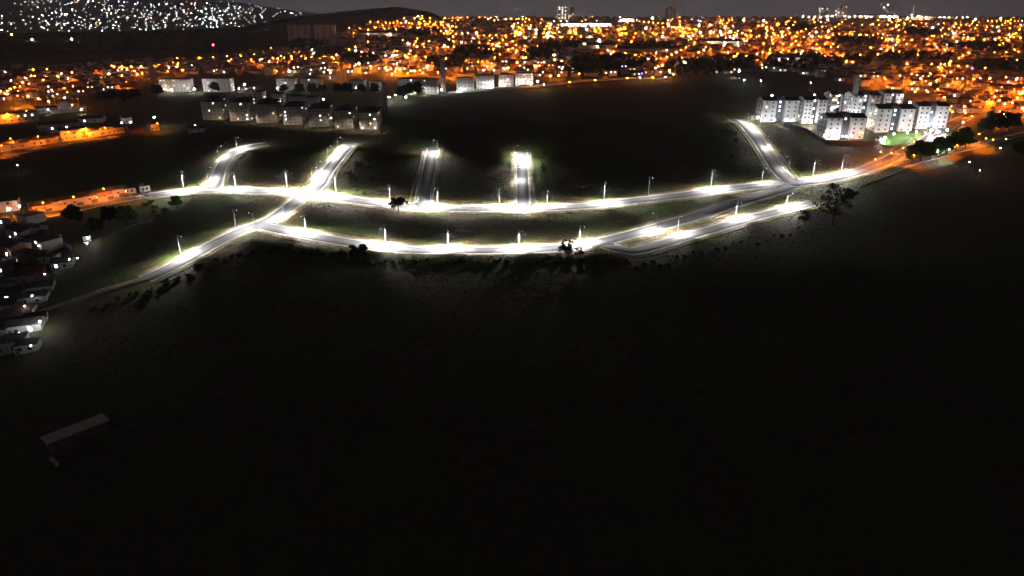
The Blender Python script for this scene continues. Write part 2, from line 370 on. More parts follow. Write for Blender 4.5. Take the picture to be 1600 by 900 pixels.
def post(px, py, h, key, label, power=30000, cross=True, lamp=True):
    g = G(px, py); d, k, i = near_road(g.x, g.y, key); t = ROADS[k]['c'][i]; hw = ROADS[k]['w'] / 2
    v = np.array([g.x - t[0], g.y - t[1]]); L = np.linalg.norm(v) or 1; v = v / L
    off = min(max(L, hw + .9), hw + 2.6); x, y = t[0] + v[0] * off, t[1] + v[1] * off
    rz = math.atan2(v[1], v[0]) - math.pi / 2                       # local -y points at the road
    o = tag(empty('street_light_post', (x, y, Hs(x, y)), rz), label, 'lamp post', 'concrete lamp posts of the new streets')
    a, b, c, l, x_ = PM[h]
    link('pole', a, o)
    if lamp:
        link('arm', b, o); hd = link('lamp_head', c, o); link('lens', l, hd)
        for sd in (-1, 1):                                            # batwing optics: one beam each way along the road
            s = link('lamp_light', led_spot(round(power)), o, (0, -2.6, h - .32)); s.rotation_mode = 'QUATERNION'
            s.rotation_quaternion = Vector((sd * .80, -math.tan(math.radians({'lower': 2, 'spur': 3, 'hill': 8}.get(k, 10))), -1)).to_track_quat('-Z', 'Y')
        s = link('lamp_light', led_spot(round(power * .7)), o, (0, -2.6, h - .32)); s.rotation_euler = (math.radians(6), 0, 0)
    if cross and h > 8.5: link('crossarm', x_, o)
    POSTTOP.setdefault(k, []).append((i, Vector((x, y, Hs(x, y) + h - .1))))
    return o
PW = 62000
LP = [  # px, py, height, road, power, lamp
 ('upper', 292, 299, 11.0, PW * .9, 1), ('upper', 367, 295, 9.2, PW, 1), ('upper', 449, 295, 11.0, PW * 1.2, 1), ('upper', 526, 302, 11.0, PW * 1.3, 1), ('upper', 610, 313, 9.2, PW, 1), ('upper', 684, 319, 9.2, PW, 1), ('upper', 780, 319, 9.2, PW * 1.1, 1),
 ('upper', 855, 319, 8.0, PW, 1), ('upper', 944, 315, 11.0, PW * .9, 1), ('upper', 1020, 309, 11.0, PW * .12, 1), ('upper', 1111, 294, 11.0, PW * .9, 1), ('upper', 1190, 285, 9.2, PW * .28, 1), ('upper', 1268, 276, 11.0, PW * .8, 1), ('upper', 1316, 270, 11.0, PW * .9, 1),
 ('upper', 476, 317, 11.0, PW, 1), ('upper', 654, 333, 9.2, PW * .5, 1), ('upper', 809, 333, 9.2, PW * .6, 1),
 ('hill', 276, 397, 9.2, PW * .8, 1), ('hill', 366, 355, 9.2, PW * .28, 1), ('hill', 421, 367, 9.2, PW * .3, 1), ('hill', 444, 340, 9.2, PW * .7, 1),
 ('lower', 475, 362, 8.0, PW * .8, 1), ('lower', 603, 381, 9.2, PW * .9, 1), ('lower', 700, 385, 8.0, PW, 1), ('lower', 812, 386, 8.0, PW, 1), ('lower', 909, 379, 8.0, PW * .75, 1), ('lower', 1021, 362, 9.2, PW * .35, 1), ('lower', 1147, 323, 8.0, 0, 0),
 ('spur', 1057, 364, 9.2, PW * .35, 1), ('spur', 1147, 338, 8.0, PW * .8, 1), ('spur', 1229, 322, 8.0, PW * .9, 1),
 ('bend', 325, 282, 8.0, PW * .5, 1), ('bend', 340, 247, 8.0, PW * .35, 1), ('bend', 370, 232, 8.0, PW * .5, 1),
 ('cross', 488, 282, 8.0, PW * .8, 1), ('cross', 496, 272, 8.0, PW * .5, 1), ('cross', 512, 247, 8.0, PW * .45, 1), ('cross', 528, 232, 8.0, PW * .7, 1),
 ('dim', 683, 240, 9.2, PW * .55, 1), ('bright', 803, 246, 8.0, PW * .75, 1), ('bright', 829, 258, 9.2, PW * .55, 1), ('bright', 805, 282, 8.0, PW * .3, 1),
 ('curve', 1232, 267, 9.2, PW * .2, 1), ('curve', 1184, 203, 8.0, PW * .45, 1), ('curve', 1167, 194, 8.0, PW * .5, 1), ('curve', 1203, 232, 8.0, PW * .4, 1),
]
cnt = {}
for k in ROADS:
    rows = sorted([p for p in LP if p[0] == k], key=lambda p: p[1])
    for j, (k_, px, py, h, pw, lamp) in enumerate(rows):
        post(px, py, h, k, 'concrete street lamp post, %s from the left along %s' % (ordw(j), RW[k]), pw * {'lower': 1.7, 'spur': 1.3, 'upper': 1.25}.get(k, 1), True, bool(lamp))
# overhead cables
for k, lst in POSTTOP.items():
    lst.sort(key=lambda q: q[0]); mb = MB()
    if len(lst) < 2: continue
    for (i0, a), (i1, b) in zip(lst[:-1], lst[1:]):
        if (a - b).length > 75 or (a - b).length < 8: continue
        prev = a
        for t in np.linspace(0, 1, 9)[1:]:
            q = a.lerp(b, t); q.z -= 4 * .9 * t * (1 - t); mb.tube(prev, q, .035, .035, 4, cap=False); prev = q
    if mb.v: tag(link('power_cable', mb.mesh('power_cable', M['cable'])), 'thin overhead cable sagging between the lamp posts of ' + RW[k], 'cable', 'overhead cables of the new streets')

# ------------------------------------------------------------------ vegetation
def leaf_cloud(centres, n, rad, size, flat=1.0, seed=0):
    r = np.random.default_rng(seed); c = np.repeat(np.array(centres, float), n, axis=0); N = len(c)
    d = r.normal(size=(N, 3)); d /= np.linalg.norm(d, axis=1)[:, None]; d *= (r.random((N, 1)) ** .45) * rad; d[:, 2] *= flat
    p = c + d; u = r.normal(size=(N, 3)); u /= np.linalg.norm(u, axis=1)[:, None]; w = np.cross(u, r.normal(size=(N, 3))); w /= np.linalg.norm(w, axis=1)[:, None]
    s = size * (.6 + .8 * r.random((N, 1)))
    V = np.stack([p - u * s, p + w * s * .6, p + u * s, p - w * s * .6], 1).reshape(-1, 3)
    return V, np.arange(N * 4).reshape(-1, 4)
def tree_parts(h, cr_r, nl, seed, m, size=.45, per=60, sparse=1.0, trunk=.35, base=.35):
    r = random.Random(seed); mb = MB(); cs = []
    top = Vector((r.uniform(-.3, .3), r.uniform(-.3, .3), h * .62)); mid = Vector((r.uniform(-.3, .3), 0, h * base))
    mb.tube((0, 0, -.4), mid, trunk, trunk * .75, 7, cap=False); mb.tube(mid, top, trunk * .75, trunk * .35, 6, cap=False)
    for k in range(nl):
        a = 2 * math.pi * k / nl + r.uniform(-.5, .5); e = r.uniform(.15, 1.25); f = r.uniform(.0, 1)
        st = mid.lerp(top, f); R = cr_r * r.uniform(.45, .95)
        en = Vector((math.cos(a) * R * math.cos(e * .8), math.sin(a) * R * math.cos(e * .8), h * (base + .12) + (h * (.9 - base)) * (e / 1.25) * r.uniform(.75, 1)))
        k1 = st.lerp(en, .55) + Vector((0, 0, -.3)); mb.tube(st, k1, trunk * .35, trunk * .2, 5, cap=False); mb.tube(k1, en, trunk * .2, .03, 4, cap=False)
        cs.append(en)
        for q in range(2): cs.append(k1.lerp(en, r.uniform(.2, 1.1)) + Vector((r.uniform(-1, 1), r.uniform(-1, 1), r.uniform(-.6, .8))) * cr_r * .22)
    return mb.mesh('trunk', M['bark']), npmesh('crown', *leaf_cloud(cs, per, cr_r * .30 * sparse, size, .75, seed), [M[m]])
TR = {'sparse': tree_parts(13, 7.0, 34, 3, 'leafb', .27, 15, .42, .28, .12), 'dark': tree_parts(9, 4.6, 14, 4, 'leafd', .5, 70, 1.25, .35, .28),
      'green': tree_parts(8, 4.0, 13, 5, 'leaf', .45, 70, 1.25, .3, .28), 'lone': tree_parts(8.5, 5.4, 18, 6, 'leafd', .34, 46, .72, .3, .40), 'round': tree_parts(8.0, 4.0, 18, 8, 'leafd', .32, 70, .85, .28, .22),
      'thin': tree_parts(9, 3.6, 20, 9, 'leafd', .26, 24, .95, .18, .22)}
def tree(px, py, kind, label, s=1.0, grp='trees', g=None, name='tree'):
    g = g or G(px, py); o = tag(empty(name, g, random.uniform(0, 6.28)), label, 'tree', grp); o.scale = (s,) * 3
    t, c = TR[kind]; link('trunk', t, o); link('crown', c, o); return o
tree(623, 333, 'lone', 'lone spreading tree silhouetted against the lit upper road', .95)
tree(1301, 352, 'sparse', 'tall sparse tree silhouetted before the right end of the lit roads', 1.65)
tree(563, 411, 'round', 'round dark tree below the lower road, leftmost on the brow', 1.05)
tree(884, 405, 'thin', 'thin open tree on the brow in front of the lower road', .95)
tree(905, 404, 'thin', 'small open tree right beside the thin tree on the brow', .6)
tree(1256, 352, 'thin', 'small bushy tree at the left foot of the tall sparse tree', .85)
tree(276, 326, 'green', 'bright green tree below the left end of the upper road', .75)
tree(200, 352, 'green', 'grey-green tree beside the dirt track behind the lit yard', 1.1)
tree(150, 366, 'dark', 'dark tree right beside the lit white yard wall', .8)
tree(118, 352, 'dark', 'dark tree below the orange street, left of the lit yard', 1.0)
tree(172, 350, 'dark', 'dark tree between the lit yard and the grey-green tree', .9)
tree(246, 152, 'dark', 'large dark tree in front of the leftmost white apartment block', 1.3)
tree(337, 146, 'dark', 'large dark tree in front of the second white apartment block', 1.2)
for i, x in enumerate((445, 468, 488, 505, 528, 545, 566, 585)): tree(x, 147 + (i % 3), 'dark', 'dark estate tree, %s from the left behind the brown apartment row' % ordw(i), .95 + .1 * (i % 3), 'estate trees behind the apartment row')
for i, (x, y) in enumerate(((160, 162), (178, 160), (195, 161), (212, 158))): tree(x, y, 'dark', 'dark tree, %s from the left in the clump beside the flood-lit yard' % ordw(i), 1.2, 'clump of trees left')
for i, (x, y) in enumerate(((1424, 256), (1438, 252), (1452, 250), (1466, 247), (1478, 242), (1492, 236), (1508, 232))):
    tree(x, y, 'green', 'leafy green tree, %s from the left in the row beside the orange road' % ordw(i), 1.25 + .2 * (i % 2), 'trees along the right-hand road')
for i, (x, y, s) in enumerate(((1552, 208, 1.5), (1575, 205, 1.3), (1535, 210, 1.1), (1590, 245, 1.0), (1505, 222, 1.0))):
    tree(x, y, 'dark', 'big dark tree, %s of the far right grove by the sodium lamps' % ordw(i), s, 'grove on the far right')
for i, (x, y) in enumerate(((933, 118), (950, 116), (965, 112), (985, 110), (1310, 105), (1322, 100), (1336, 100), (1352, 103), (1085, 112), (1105, 108), (640, 152), (630, 156), (652, 150))):
    tree(x, y, 'dark', 'dark town tree, %s in the clumps above the black field' % ordw(i), 1.3, 'trees among the near town houses')
# shrubs along the brow and round the estate
SH = [npmesh('foliage', *leaf_cloud([(random.uniform(-.8, .8), random.uniform(-.8, .8), random.uniform(.3, 1.3)) for _ in range(7)], 34, .75, .24, .9, 40 + k), [M['leafd'] if k < 3 else M['leaf']]) for k in range(5)]
SSTEM = MB().tube((0, 0, -.2), (.15, 0, .9), .05, .03, 5).tube((0, 0, .2), (-.3, .1, 1.0), .04, .02, 5).mesh('stem', M['bark'])
def shrub(g, s, label, k, grp):
    o = tag(empty('shrub', g, random.uniform(0, 6)), label, 'shrub', grp); o.scale = (s, s, s * random.uniform(.8, 1.2)); link('foliage', SH[k], o); link('stem', SSTEM, o)
xs = np.linspace(442, 925, 52)
for i, x in enumerate(xs):
    y = np.interp(x, [430, 500, 560, 640, 800, 900, 930], [384, 394, 405, 409, 409, 405, 403]) + random.uniform(-1.5, 7)
    shrub(G(x + random.uniform(-3, 3), y), random.uniform(.7, 1.35), 'low leafy shrub on the brow below the lower road, %s from the left' % ordw(i), random.randrange(5), 'shrubs on the brow')
for i in range(34):
    x = 150 + 300 * i / 34 + random.uniform(-4, 4); y = np.interp(x, [150, 235, 345, 420, 450], [476, 452, 400, 384, 388]) + random.uniform(0, 14)
    shrub(G(x, y), random.uniform(.6, 1.5), 'leafy shrub on the bank below the downhill road, %s from the left' % ordw(i), random.randrange(5), 'shrubs on the downhill bank')
for i in range(26):
    x = 930 + 330 * i / 26; y = np.interp(x, [930, 1010, 1100, 1270], [406, 408, 385, 345]) + random.uniform(3, 18)
    shrub(G(x, y), random.uniform(.6, 1.2), 'leafy shrub below the spur road on the right, %s from the left' % ordw(i), random.randrange(4), 'shrubs below the spur road')
for cxp, cyp, sx_, sy_, nn_, t in ((555, 262, 14, 18, 14, 'right of the crossing street'), (844, 270, 5, 16, 9, 'right of the bright dead-end street'), (1135, 222, 16, 16, 14, 'left of the curving street'), (245, 325, 14, 8, 8, 'below the left end of the upper road'), (575, 285, 20, 10, 8, 'above the upper road')):
    pts = sorted((random.gauss(cxp, sx_), random.gauss(cyp, sy_)) for _ in range(nn_))
    for i, (x, y) in enumerate(pts): shrub(G(x, y), random.uniform(.7, 1.6), 'green shrub %s, %s from the left' % (t, ordw(i)), 3 + i % 2, 'scattered shrubs beside the branch streets')
# grass: uncountable
N = 70000; allc = np.vstack([r['c'] for r in ROADS.values()])
pick = allc[rng.integers(0, len(allc), N)] + rng.normal(size=(N, 2)) * 22
keep = np.ones(N, bool)
for k, r in ROADS.items(): keep &= seg_dist(pick[:, 0], pick[:, 1], r['c']) > r['w'] / 2 + 2.4
pick = pick[keep]; n = len(pick); hz = H(pick[:, 0], pick[:, 1]); a = rng.random(n) * 6.28; hh = .1 + rng.random(n) ** 2 * .4; ww = .12 + .25 * rng.random(n)
dx, dy = np.cos(a) * ww, np.sin(a) * ww; lx, ly = rng.normal(size=n) * .2, rng.normal(size=n) * .2
b0 = np.stack([pick[:, 0] - dx, pick[:, 1] - dy, hz - .1], 1); b1 = np.stack([pick[:, 0] + dx, pick[:, 1] + dy, hz - .1], 1)
t0 = np.stack([pick[:, 0] - dx * .7 + lx, pick[:, 1] - dy * .7 + ly, hz + hh], 1); t1 = np.stack([pick[:, 0] + dx * .7 + lx, pick[:, 1] + dy * .7 + ly, hz + hh * .7], 1)
tag(link('grass', npmesh('grass', np.stack([b0, b1, t1, t0], 1).reshape(-1, 3), np.arange(n * 4).reshape(-1, 4), [M['ground']])), 'rough dry and green grass tufts on the slopes round the lit streets', 'grass', kind='stuff')
N = 30000; fx = rng.uniform(-330, 330, N); fy = rng.uniform(95, 286, N); keep = np.abs(fx) < fy * .85 + 20
for k in ('lower', 'hill', 'spur'): keep &= seg_dist(fx, fy, ROADS[k]['c']) > 26
fx, fy = fx[keep], fy[keep]; n = len(fx); hz = H(fx, fy)
V, Fc = leaf_cloud(np.stack([fx, fy, hz + .1], 1), 1, .2, .35, .8, 77)
tag(link('brush', npmesh('brush', V, Fc, [mat('scrub', build=noise_mix((.035, .036, .014), (.085, .080, .032), .05))])), 'dark low scrub covering the unlit hillside in the foreground', 'scrub', kind='stuff')
# woods on the far ridge
wx = []; 
for _ in range(9000):
    u = random.uniform(-.74, -.10); t = random.uniform(0, 1); Dr = float(np.interp(u, [-.69, -.1], [1700, 2700]))
    Y = Dr - 520 * t * (1 if u < -.36 else .45) + 60; wx.append((u * Y, Y))
wx = np.array(wx); wz = H(wx[:, 0], wx[:, 1]); bs, bf = sphere(1, 5, 4); bs = np.array(bs); n = len(wx); sc = rng.uniform(5, 10, (n, 1, 1))
V = (bs[None] * (1 + .25 * rng.normal(size=(n, len(bs), 1))) * sc * np.array([1, 1, .7]) + np.stack([wx[:, 0], wx[:, 1], wz + 3], 1)[:, None]).reshape(-1, 3)
Fc = [tuple(i + k * len(bs) for i in f) for k in range(n) for f in bf]
tag(link('woodland', npmesh('woodland', V, Fc, [M['leafd']])), 'dark wooded ridge between the town and the far valley lights', 'woods', kind='stuff')


# ------------------------------------------------------------------ lamps of the town (posts with a glowing lantern that is the light itself)
def GL(px, py, h):                                                    # point on the ground whose spot h metres up shows at the pixel
    d = ray(px, py); x = d[0] * TT; y = d[1] * TT; z = CAMZ + d[2] * TT; diff = z - H(x, y) - h
    if not (diff < 0).any(): return None
    i = max(1, int(np.argmax(diff < 0))); f = diff[i - 1] / (diff[i - 1] - diff[i] + 1e-9); t = TT[i - 1] + f * (TT[i] - TT[i - 1])
    x, y = float(d[0] * t), float(d[1] * t); return Vector((x, y, Hs(x, y)))
def lamp_mesh(h, r, m):
    mb = MB().tube((0, 0, -.3), (0, 0, h - r * .8), .11, .07, 6); vs, fs = sphere(r, 8, 5, (0, 0, h)); mb.add(vs, fs, 1)
    mb.tube((0, 0, h + r * .75), (0, 0, h + r * 1.25), r * .9, r * .25, 8, 0); return mb.mesh('street_lamp', M['metal'], m)
IS = 230.0
def glow_mat(name, col, I, r): return mat(name, (.5, .5, .5), emit=col, strength=I / (math.pi * r * r))
LM = {}
for nm, col in (('sod', SOD), ('wht', LED), ('wrm', WARM)):
    for sz, I, r in (('x', 9, .3), ('s', IS * .3, .34), ('m', IS, .42), ('l', IS * 2.9, .55)): LM[nm + sz] = (lamp_mesh(7.5, r, glow_mat('lantern_' + nm + sz, col, I, r)), lamp_mesh(4.2, r, glow_mat('low_lantern_' + nm + sz, col, I, r)), lamp_mesh(12, r, glow_mat('mast_lantern_' + nm + sz, col, I, r)))
HS = (7.5, 4.2, 12)
def lamp(px, py, kind, label, hk=0, grp=None, cat='street lamp', name='street_lamp'):
    g = GL(px, py, HS[hk])
    if g is None: return
    return tag(link(name, LM[kind][hk], None, g), label, cat, grp)

HOOD = {}
def hooded(px, py, col, power, aim, label, h=7.5, grp=None, flush=False):
    """cobra-head lamp: small glowing lens and a spot that throws its light to one side"""
    g = GL(px, py, h)
    ck = col; col = col + ('_flush' if flush else '')  # flush ones are added fill lamps with the lens out of sight
    if col not in HOOD:
        c = SOD if ck == 'sod' else (LED if ck == 'wht' else WARM)
        mb = MB().tube((0, 0, -.3), (0, 0, h), .12, .07, 6).tube((0, 0, h - .1), (0, -1.2, h + .25), .05, .04, 5).box(-.2, .2, -2, -1.15, h + .25, h + .4); vs, fs = sphere(.34, 8, 5, (0, -1.6, h + .12)); mb = mb.box(-.15, .15, -1.9, -1.3, h + .22, h + .248, 1) if flush else mb.add(vs, fs, 1)
        HOOD[col] = (mb.mesh('street_lamp', M['metal'], glow_mat('lens_' + col, c, 22, .34)), c, {})
    me, c, ls = HOOD[col]
    if power not in ls:
        l = bpy.data.lights.new('lamp_light', 'SPOT'); l.energy = power; l.color = c if not flush else ((1, .85, .72) if ck == 'wrm' else (.93, 1, .92)); l.spot_size = math.radians(140); l.spot_blend = .5; l.shadow_soft_size = .15; ls[power] = l
    o = tag(link('street_lamp', me, None, g, aim + math.pi / 2), label, 'street lamp', grp)
    s_ = link('lamp_light', ls[power], o, (0, -1.7, h - .3)); s_.rotation_euler = (math.radians(-30), 0, 0)
def hoods(lst, fmt, grp, aim):
    for i, q in enumerate(sorted(lst, key=lambda q: q[0])): hooded(q[0], q[1], q[2], q[3], q[4] if len(q) > 4 else aim, fmt % ordw(i), 7.5, grp)
# ------------------------------------------------------------------ buildings
def fwd(g): return g.y * CP + (CAMZ - g.z) * SP
def ztop(g, py, px=None): d = ray(px if px else 800, py); return CAMZ + d[2] / d[1] * g.y
def window_mesh(w, h, pane): return MB().box(-w / 2, w / 2, -.05, .02, 0, .08, 0).box(-w / 2, w / 2, -.05, .02, h - .08, h, 0).box(-w / 2, -w / 2 + .08, -.05, .02, .08, h - .08, 0).box(w / 2 - .08, w / 2, -.05, .02, .08, h - .08, 0).box(-w / 2 + .08, w / 2 - .08, -.02, .01, .08, h - .08, 1).mesh('window', M['frame'], M[pane])
WM = {p: window_mesh(1.35, 1.35, p) for p in ('glass', 'lit', 'litb', 'litw')}
WMS = {p: window_mesh(1.0, 1.1, p) for p in ('glass', 'lit', 'litb', 'litw')}
def put_windows(o, x0, x1, yf, floors, fh, cols, plit, side=0, z0=1.0, kinds=('lit', 'litb', 'litw'), wm=WM, rnd=random):
    for f in range(floors):
        for c in range(cols):
            q = x0 + (x1 - x0) * (c + .5) / cols; k = rnd.choice(kinds) if rnd.random() < plit else 'glass'
            w = link('window', wm[k], o)
            if side == 0: w.location = (q, yf - .02, z0 + f * fh)
            else: w.location = (yf + side * .02, q, z0 + f * fh); w.rotation_euler = (0, 0, side * math.pi / 2)
def h_block(xl, xr, yb, yt, label, depth=15, rz=0.0, plit=.09, wall='white', grp='white apartment blocks on the right', coref=.24):
    g = G((xl + xr) / 2, yb); sc = fwd(g) / F; w = (xr - xl) * sc * .97; h = ztop(g, yt, (xl + xr) / 2) - g.z; fl = max(3, round(h / 3.0)); fh = h / fl
    o = tag(empty('apartment_block', g, rz), label, 'apartment block', grp); ww = w * (1 - coref) / 2; xs = [(-w / 2, -w / 2 + ww), (w / 2 - ww, w / 2)]
    for a, b in xs:
        link('wall', MB().box(a, b, 0, depth, -3, h).mesh('wall', M[wall]), o)
        rf = MB().prism(a, b, 0, depth, h, h + 2.4, over=.35).mesh('roof', M['roof']); link('roof', rf, o)
        link('gable', MB().add([(a + .01, .05, h - .1), (a + .01, depth - .05, h - .1), (a + .01, depth / 2, h + 2.2), (b - .01, .05, h - .1), (b - .01, depth - .05, h - .1), (b - .01, depth / 2, h + 2.2)], [(0, 2, 1), (3, 4, 5), (0, 3, 5, 2), (1, 2, 5, 4)]).mesh('gable', M[wall]), o)
        put_windows(o, a + .4, b - .4, 0, fl, fh, 2, plit)
    a, b = xs[0][1], xs[1][0]
    link('stair_core', MB().box(a + .002, b - .002, 2.6, depth - 2.6, -3, h + .6).mesh('stair_core', M['core']), o)
    link('core_roof', MB().box(a - .2, b + .2, 2.3, depth - 2.3, h + 2.45, h + 2.6).box(a + .3, b - .3, 3, depth - 3, h + .6, h + 2.45).mesh('core_roof', M['roof']), o)
    put_windows(o, (a + b) / 2 - 1, (a + b) / 2 + 1, 2.6, fl, fh, 1, .55, z0=1.2, kinds=('litb', 'lit'))
    put_windows(o, 1.5, depth - 1.5, -w / 2, fl, fh, 3, .1, side=-1)
    return o
def slab(xl, xr, yb, yt, label, depth=13, rz=0.0, plit=.15, wall='cream', grp=None, cols=None, sidecols=2, parapet=True, cat='apartment block', name='apartment_block', roofh=1.6, wm=None, g=None, fh0=3.0):
    g = g or G((xl + xr) / 2, yb); sc = fwd(g) / F; w = (xr - xl) * sc * .97; h = ztop(g, yt, (xl + xr) / 2) - g.z; fl = max(2, round(h / fh0)); fh = h / fl
    o = tag(empty(name, g, rz), label, cat, grp)
    link('wall', MB().box(-w / 2, w / 2, 0, depth, -3, h).mesh('wall', M[wall]), o)
    if roofh: link('roof', MB().hip(-w / 2, w / 2, 0, depth, h, h + roofh).mesh('roof', M['roof']), o)
    else:
        link('roof', MB().box(-w / 2 - .2, w / 2 + .2, -.2, depth + .2, h, h + .3).box(-w / 6, w / 6, depth * .3, depth * .7, h + .3, h + 3).mesh('roof', M['roof']), o)
    cols = cols or max(2, round(w / 3.6)); wm = wm or WMS
    put_windows(o, -w / 2 + .5, w / 2 - .5, 0, fl, fh, cols, plit, wm=wm)
    s = 1 if g.x < 0 else -1; put_windows(o, 1, depth - 1, s * w / 2, fl, fh, sidecols, plit, side=s, wm=wm)
    return o
# white H-shaped blocks on the right
RB = [(1188, 1246, 191, 157, 'nearest the curving street, leftmost of the complex'), (1252, 1288, 193, 156, 'second from the left of the complex, half behind a tree'),
      (1288, 1349, 218, 184, 'front row centre, lowest in the picture, above the retaining wall'), (1327, 1371, 184, 149, 'behind the front row, beside the tall concrete tower'),
      (1378, 1408, 172, 146, 'at the back of the complex between two others'), (1366, 1424, 206, 170, 'directly above the lit green lawn'), (1429, 1478, 201, 166, 'rightmost of the complex beside the orange road'), (1296, 1322, 176, 148, 'at the back left of the complex, half hidden')]
for xl, xr, yb, yt, t in RB: h_block(xl, xr, yb, yt, 'white apartment block ' + t, rz=random.uniform(-.06, .02))
# brown and grey blocks on the left: front row, blue-lit second row, back rows
fr = [(317, 349, 187, 159), (360, 392, 189, 160), (401, 434, 192, 163), (443, 473, 195, 167), (483, 514, 198, 170), (524, 553, 201, 173), (562, 591, 203, 176)]
for i, (xl, xr, yb, yt) in enumerate(fr):
    slab(xl, xr, yb, yt, 'brownish apartment block, %s from the left in the front row of the left estate' % ordw(i), 14, .03, .13, 'cream', 'front row of brown apartment blocks', wm=WMS)
    slab(xl + 4, xr + 3, yb - 7, yt - 5, 'dark rear wing with lit top windows behind the %s brown block' % ordw(i), 12, .03, .2, 'cream', 'rear wings of the brown apartment blocks')
for i, (xl, xr, yb, yt) in enumerate([(397, 413, 172, 144), (427, 444, 174, 147), (452, 478, 175, 151), (478, 498, 180, 153)]):
    slab(xl, xr, yb, yt, 'pale blue-lit apartment block, %s from the left in the second row' % ordw(i), 11, .03, .05, 'white', 'second row of blue-lit blocks')
for i, (xl, xr, yb, yt) in enumerate([(250, 298, 144, 124), (318, 362, 144, 123), (433, 462, 141, 123), (470, 503, 140, 123), (543, 570, 139, 126), (577, 600, 141, 127), (622, 653, 148, 123), (655, 684, 147, 124), (713, 741, 142, 122), (744, 772, 139, 118), (779, 803, 136, 117), (805, 833, 133, 115)]):
    slab(xl, xr, yb, yt, 'long white apartment block, %s from the left in the back row before the town' % ordw(i), 12, .02, .12, 'white', 'back row of white apartment blocks', roofh=1.2)
# slender concrete water towers
def tower(px, yb, yt, wpx, label):
    g = G(px, yb); sc = fwd(g) / F; r = wpx * sc / 2; h = ztop(g, yt, px) - g.z
    o = tag(empty('water_tower', g), label, 'water tower', 'slender concrete water towers')
    link('shaft', MB().tube((0, 0, -3), (0, 0, h - 1.2), r, r * .92, 14).mesh('shaft', M['conc']), o)
    link('tank_rim', MB().tube((0, 0, h - 1.2), (0, 0, h), r * 1.12, r * 1.12, 14).tube((0, 0, h), (0, 0, h + .8), r * .3, r * .3, 8).mesh('tank_rim', M['conc']), o)
    link('ladder', MB().box(-.3, -.24, -r * 1.05, -r, 0, h - 1).box(.24, .3, -r * 1.05, -r, 0, h - 1).mesh('ladder', M['metal']), o)
for a in [(241, 134, 95, 8, 'slender concrete water tower left of the leftmost white block'), (602, 172, 127, 7, 'slender concrete water tower at the right end of the brown block row'),
          (693, 144, 93, 7.5, 'tall slender concrete water tower between the white block pairs'), (1337, 66, 30, 6, 'slender far water tower among orange lights upper right'),
          (1329, 184, 120, 9, 'thick pale water tower in the middle of the white complex')]: tower(*a)
# towers on the skyline
for xl, xr, yb, yt, wl, pl, t in [(871, 886, 32, 10, 'white', .6, 'bright skyline tower with lit windows, left of the pair above the white factory'), (889, 897, 32, 12, 'white', .3, 'narrower skyline tower, right of the pair above the white factory'),
        (1040, 1056, 32, 12, 'white', .05, 'pale rounded skyline tower above the middle of the town'), (1280, 1293, 29, 12, 'white', .3, 'white skyline block left of the factory plume'), (1306, 1314, 29, 13, 'white', .2, 'low white skyline tower beside the taller one'), (1314, 1321, 29, 7, 'white', .2, 'taller white skyline tower left of the factory plume'),
        (451, 484, 66, 39, 'cream', .0, 'left of two dark tower blocks below the wooded ridge'), (492, 524, 66, 39, 'cream', .0, 'right of two dark tower blocks below the wooded ridge')]:
    g = GL((xl + xr) / 2, yb, 0)
    slab(xl, xr, yb, yt, t, 18, .05, pl, wl, 'skyline towers', roofh=0, cols=3 if xr - xl > 10 else 2, cat='tower block', name='tower_block', wm={k: window_mesh(3.2, 2.6, k) for k in ('glass', 'lit', 'litb', 'litw')}, fh0=5.5)

# ------------------------------------------------------------------ houses near the camera on the left
def house(g, w, d, h, rz, roof, label, wall='hwall', wins=2, lit=(), grp=None, door=True, rh=1.6, rm='roof', cat='house'):
    o = tag(empty('house', g, rz), label, cat, grp)
    link('wall', MB().box(-w / 2, w / 2, 0, d, -2.5, h).mesh('wall', M[wall]), o)
    if roof == 'gable':
        link('roof', MB().prism(-w / 2, w / 2, 0, d, h + .1, h + rh).mesh('roof', M[rm]), o)
        link('gable', MB().add([(sx, y, z) for sx in (-w / 2 + .01, w / 2 - .01) for y, z in ((.02, h - .05), (d - .02, h - .05), (d / 2, h + rh - .25))], [(0, 2, 1), (3, 4, 5), (0, 3, 5, 2), (1, 2, 5, 4)]).mesh('gable', M[wall]), o)
    elif roof == 'hip': link('roof', MB().hip(-w / 2, w / 2, 0, d, h, h + rh).mesh('roof', M[rm]), o)
    else: link('roof', MB().box(-w / 2 - .15, w / 2 + .15, -.15, d + .15, h, h + .25).box(-w / 2 + .6, -w / 2 + 2.4, d - 2.6, d - .8, h + .25, h + 1.6).mesh('roof', M['roof']), o)
    fl = 2 if h > 5 else 1
    for f in range(fl):
        for i in range(wins):
            k = lit[i + f * wins] if i + f * wins < len(lit) else 'glass'
            link('window', WM[k], o, (-w / 2 + w * (i + .6) / (wins + .4), -.02, 1.0 + 2.9 * f))
    if door: link('door', MB().box(-.5, .5, -.06, .01, 0, 2.1).mesh('door', M['door']), o, (-w / 2 + .9, 0, 0))
    return o
a, b = G(45, 341), G(205, 310); OR = math.atan2(b.y - a.y, b.x - a.x); nv = Vector((-math.sin(OR), math.cos(OR), 0))
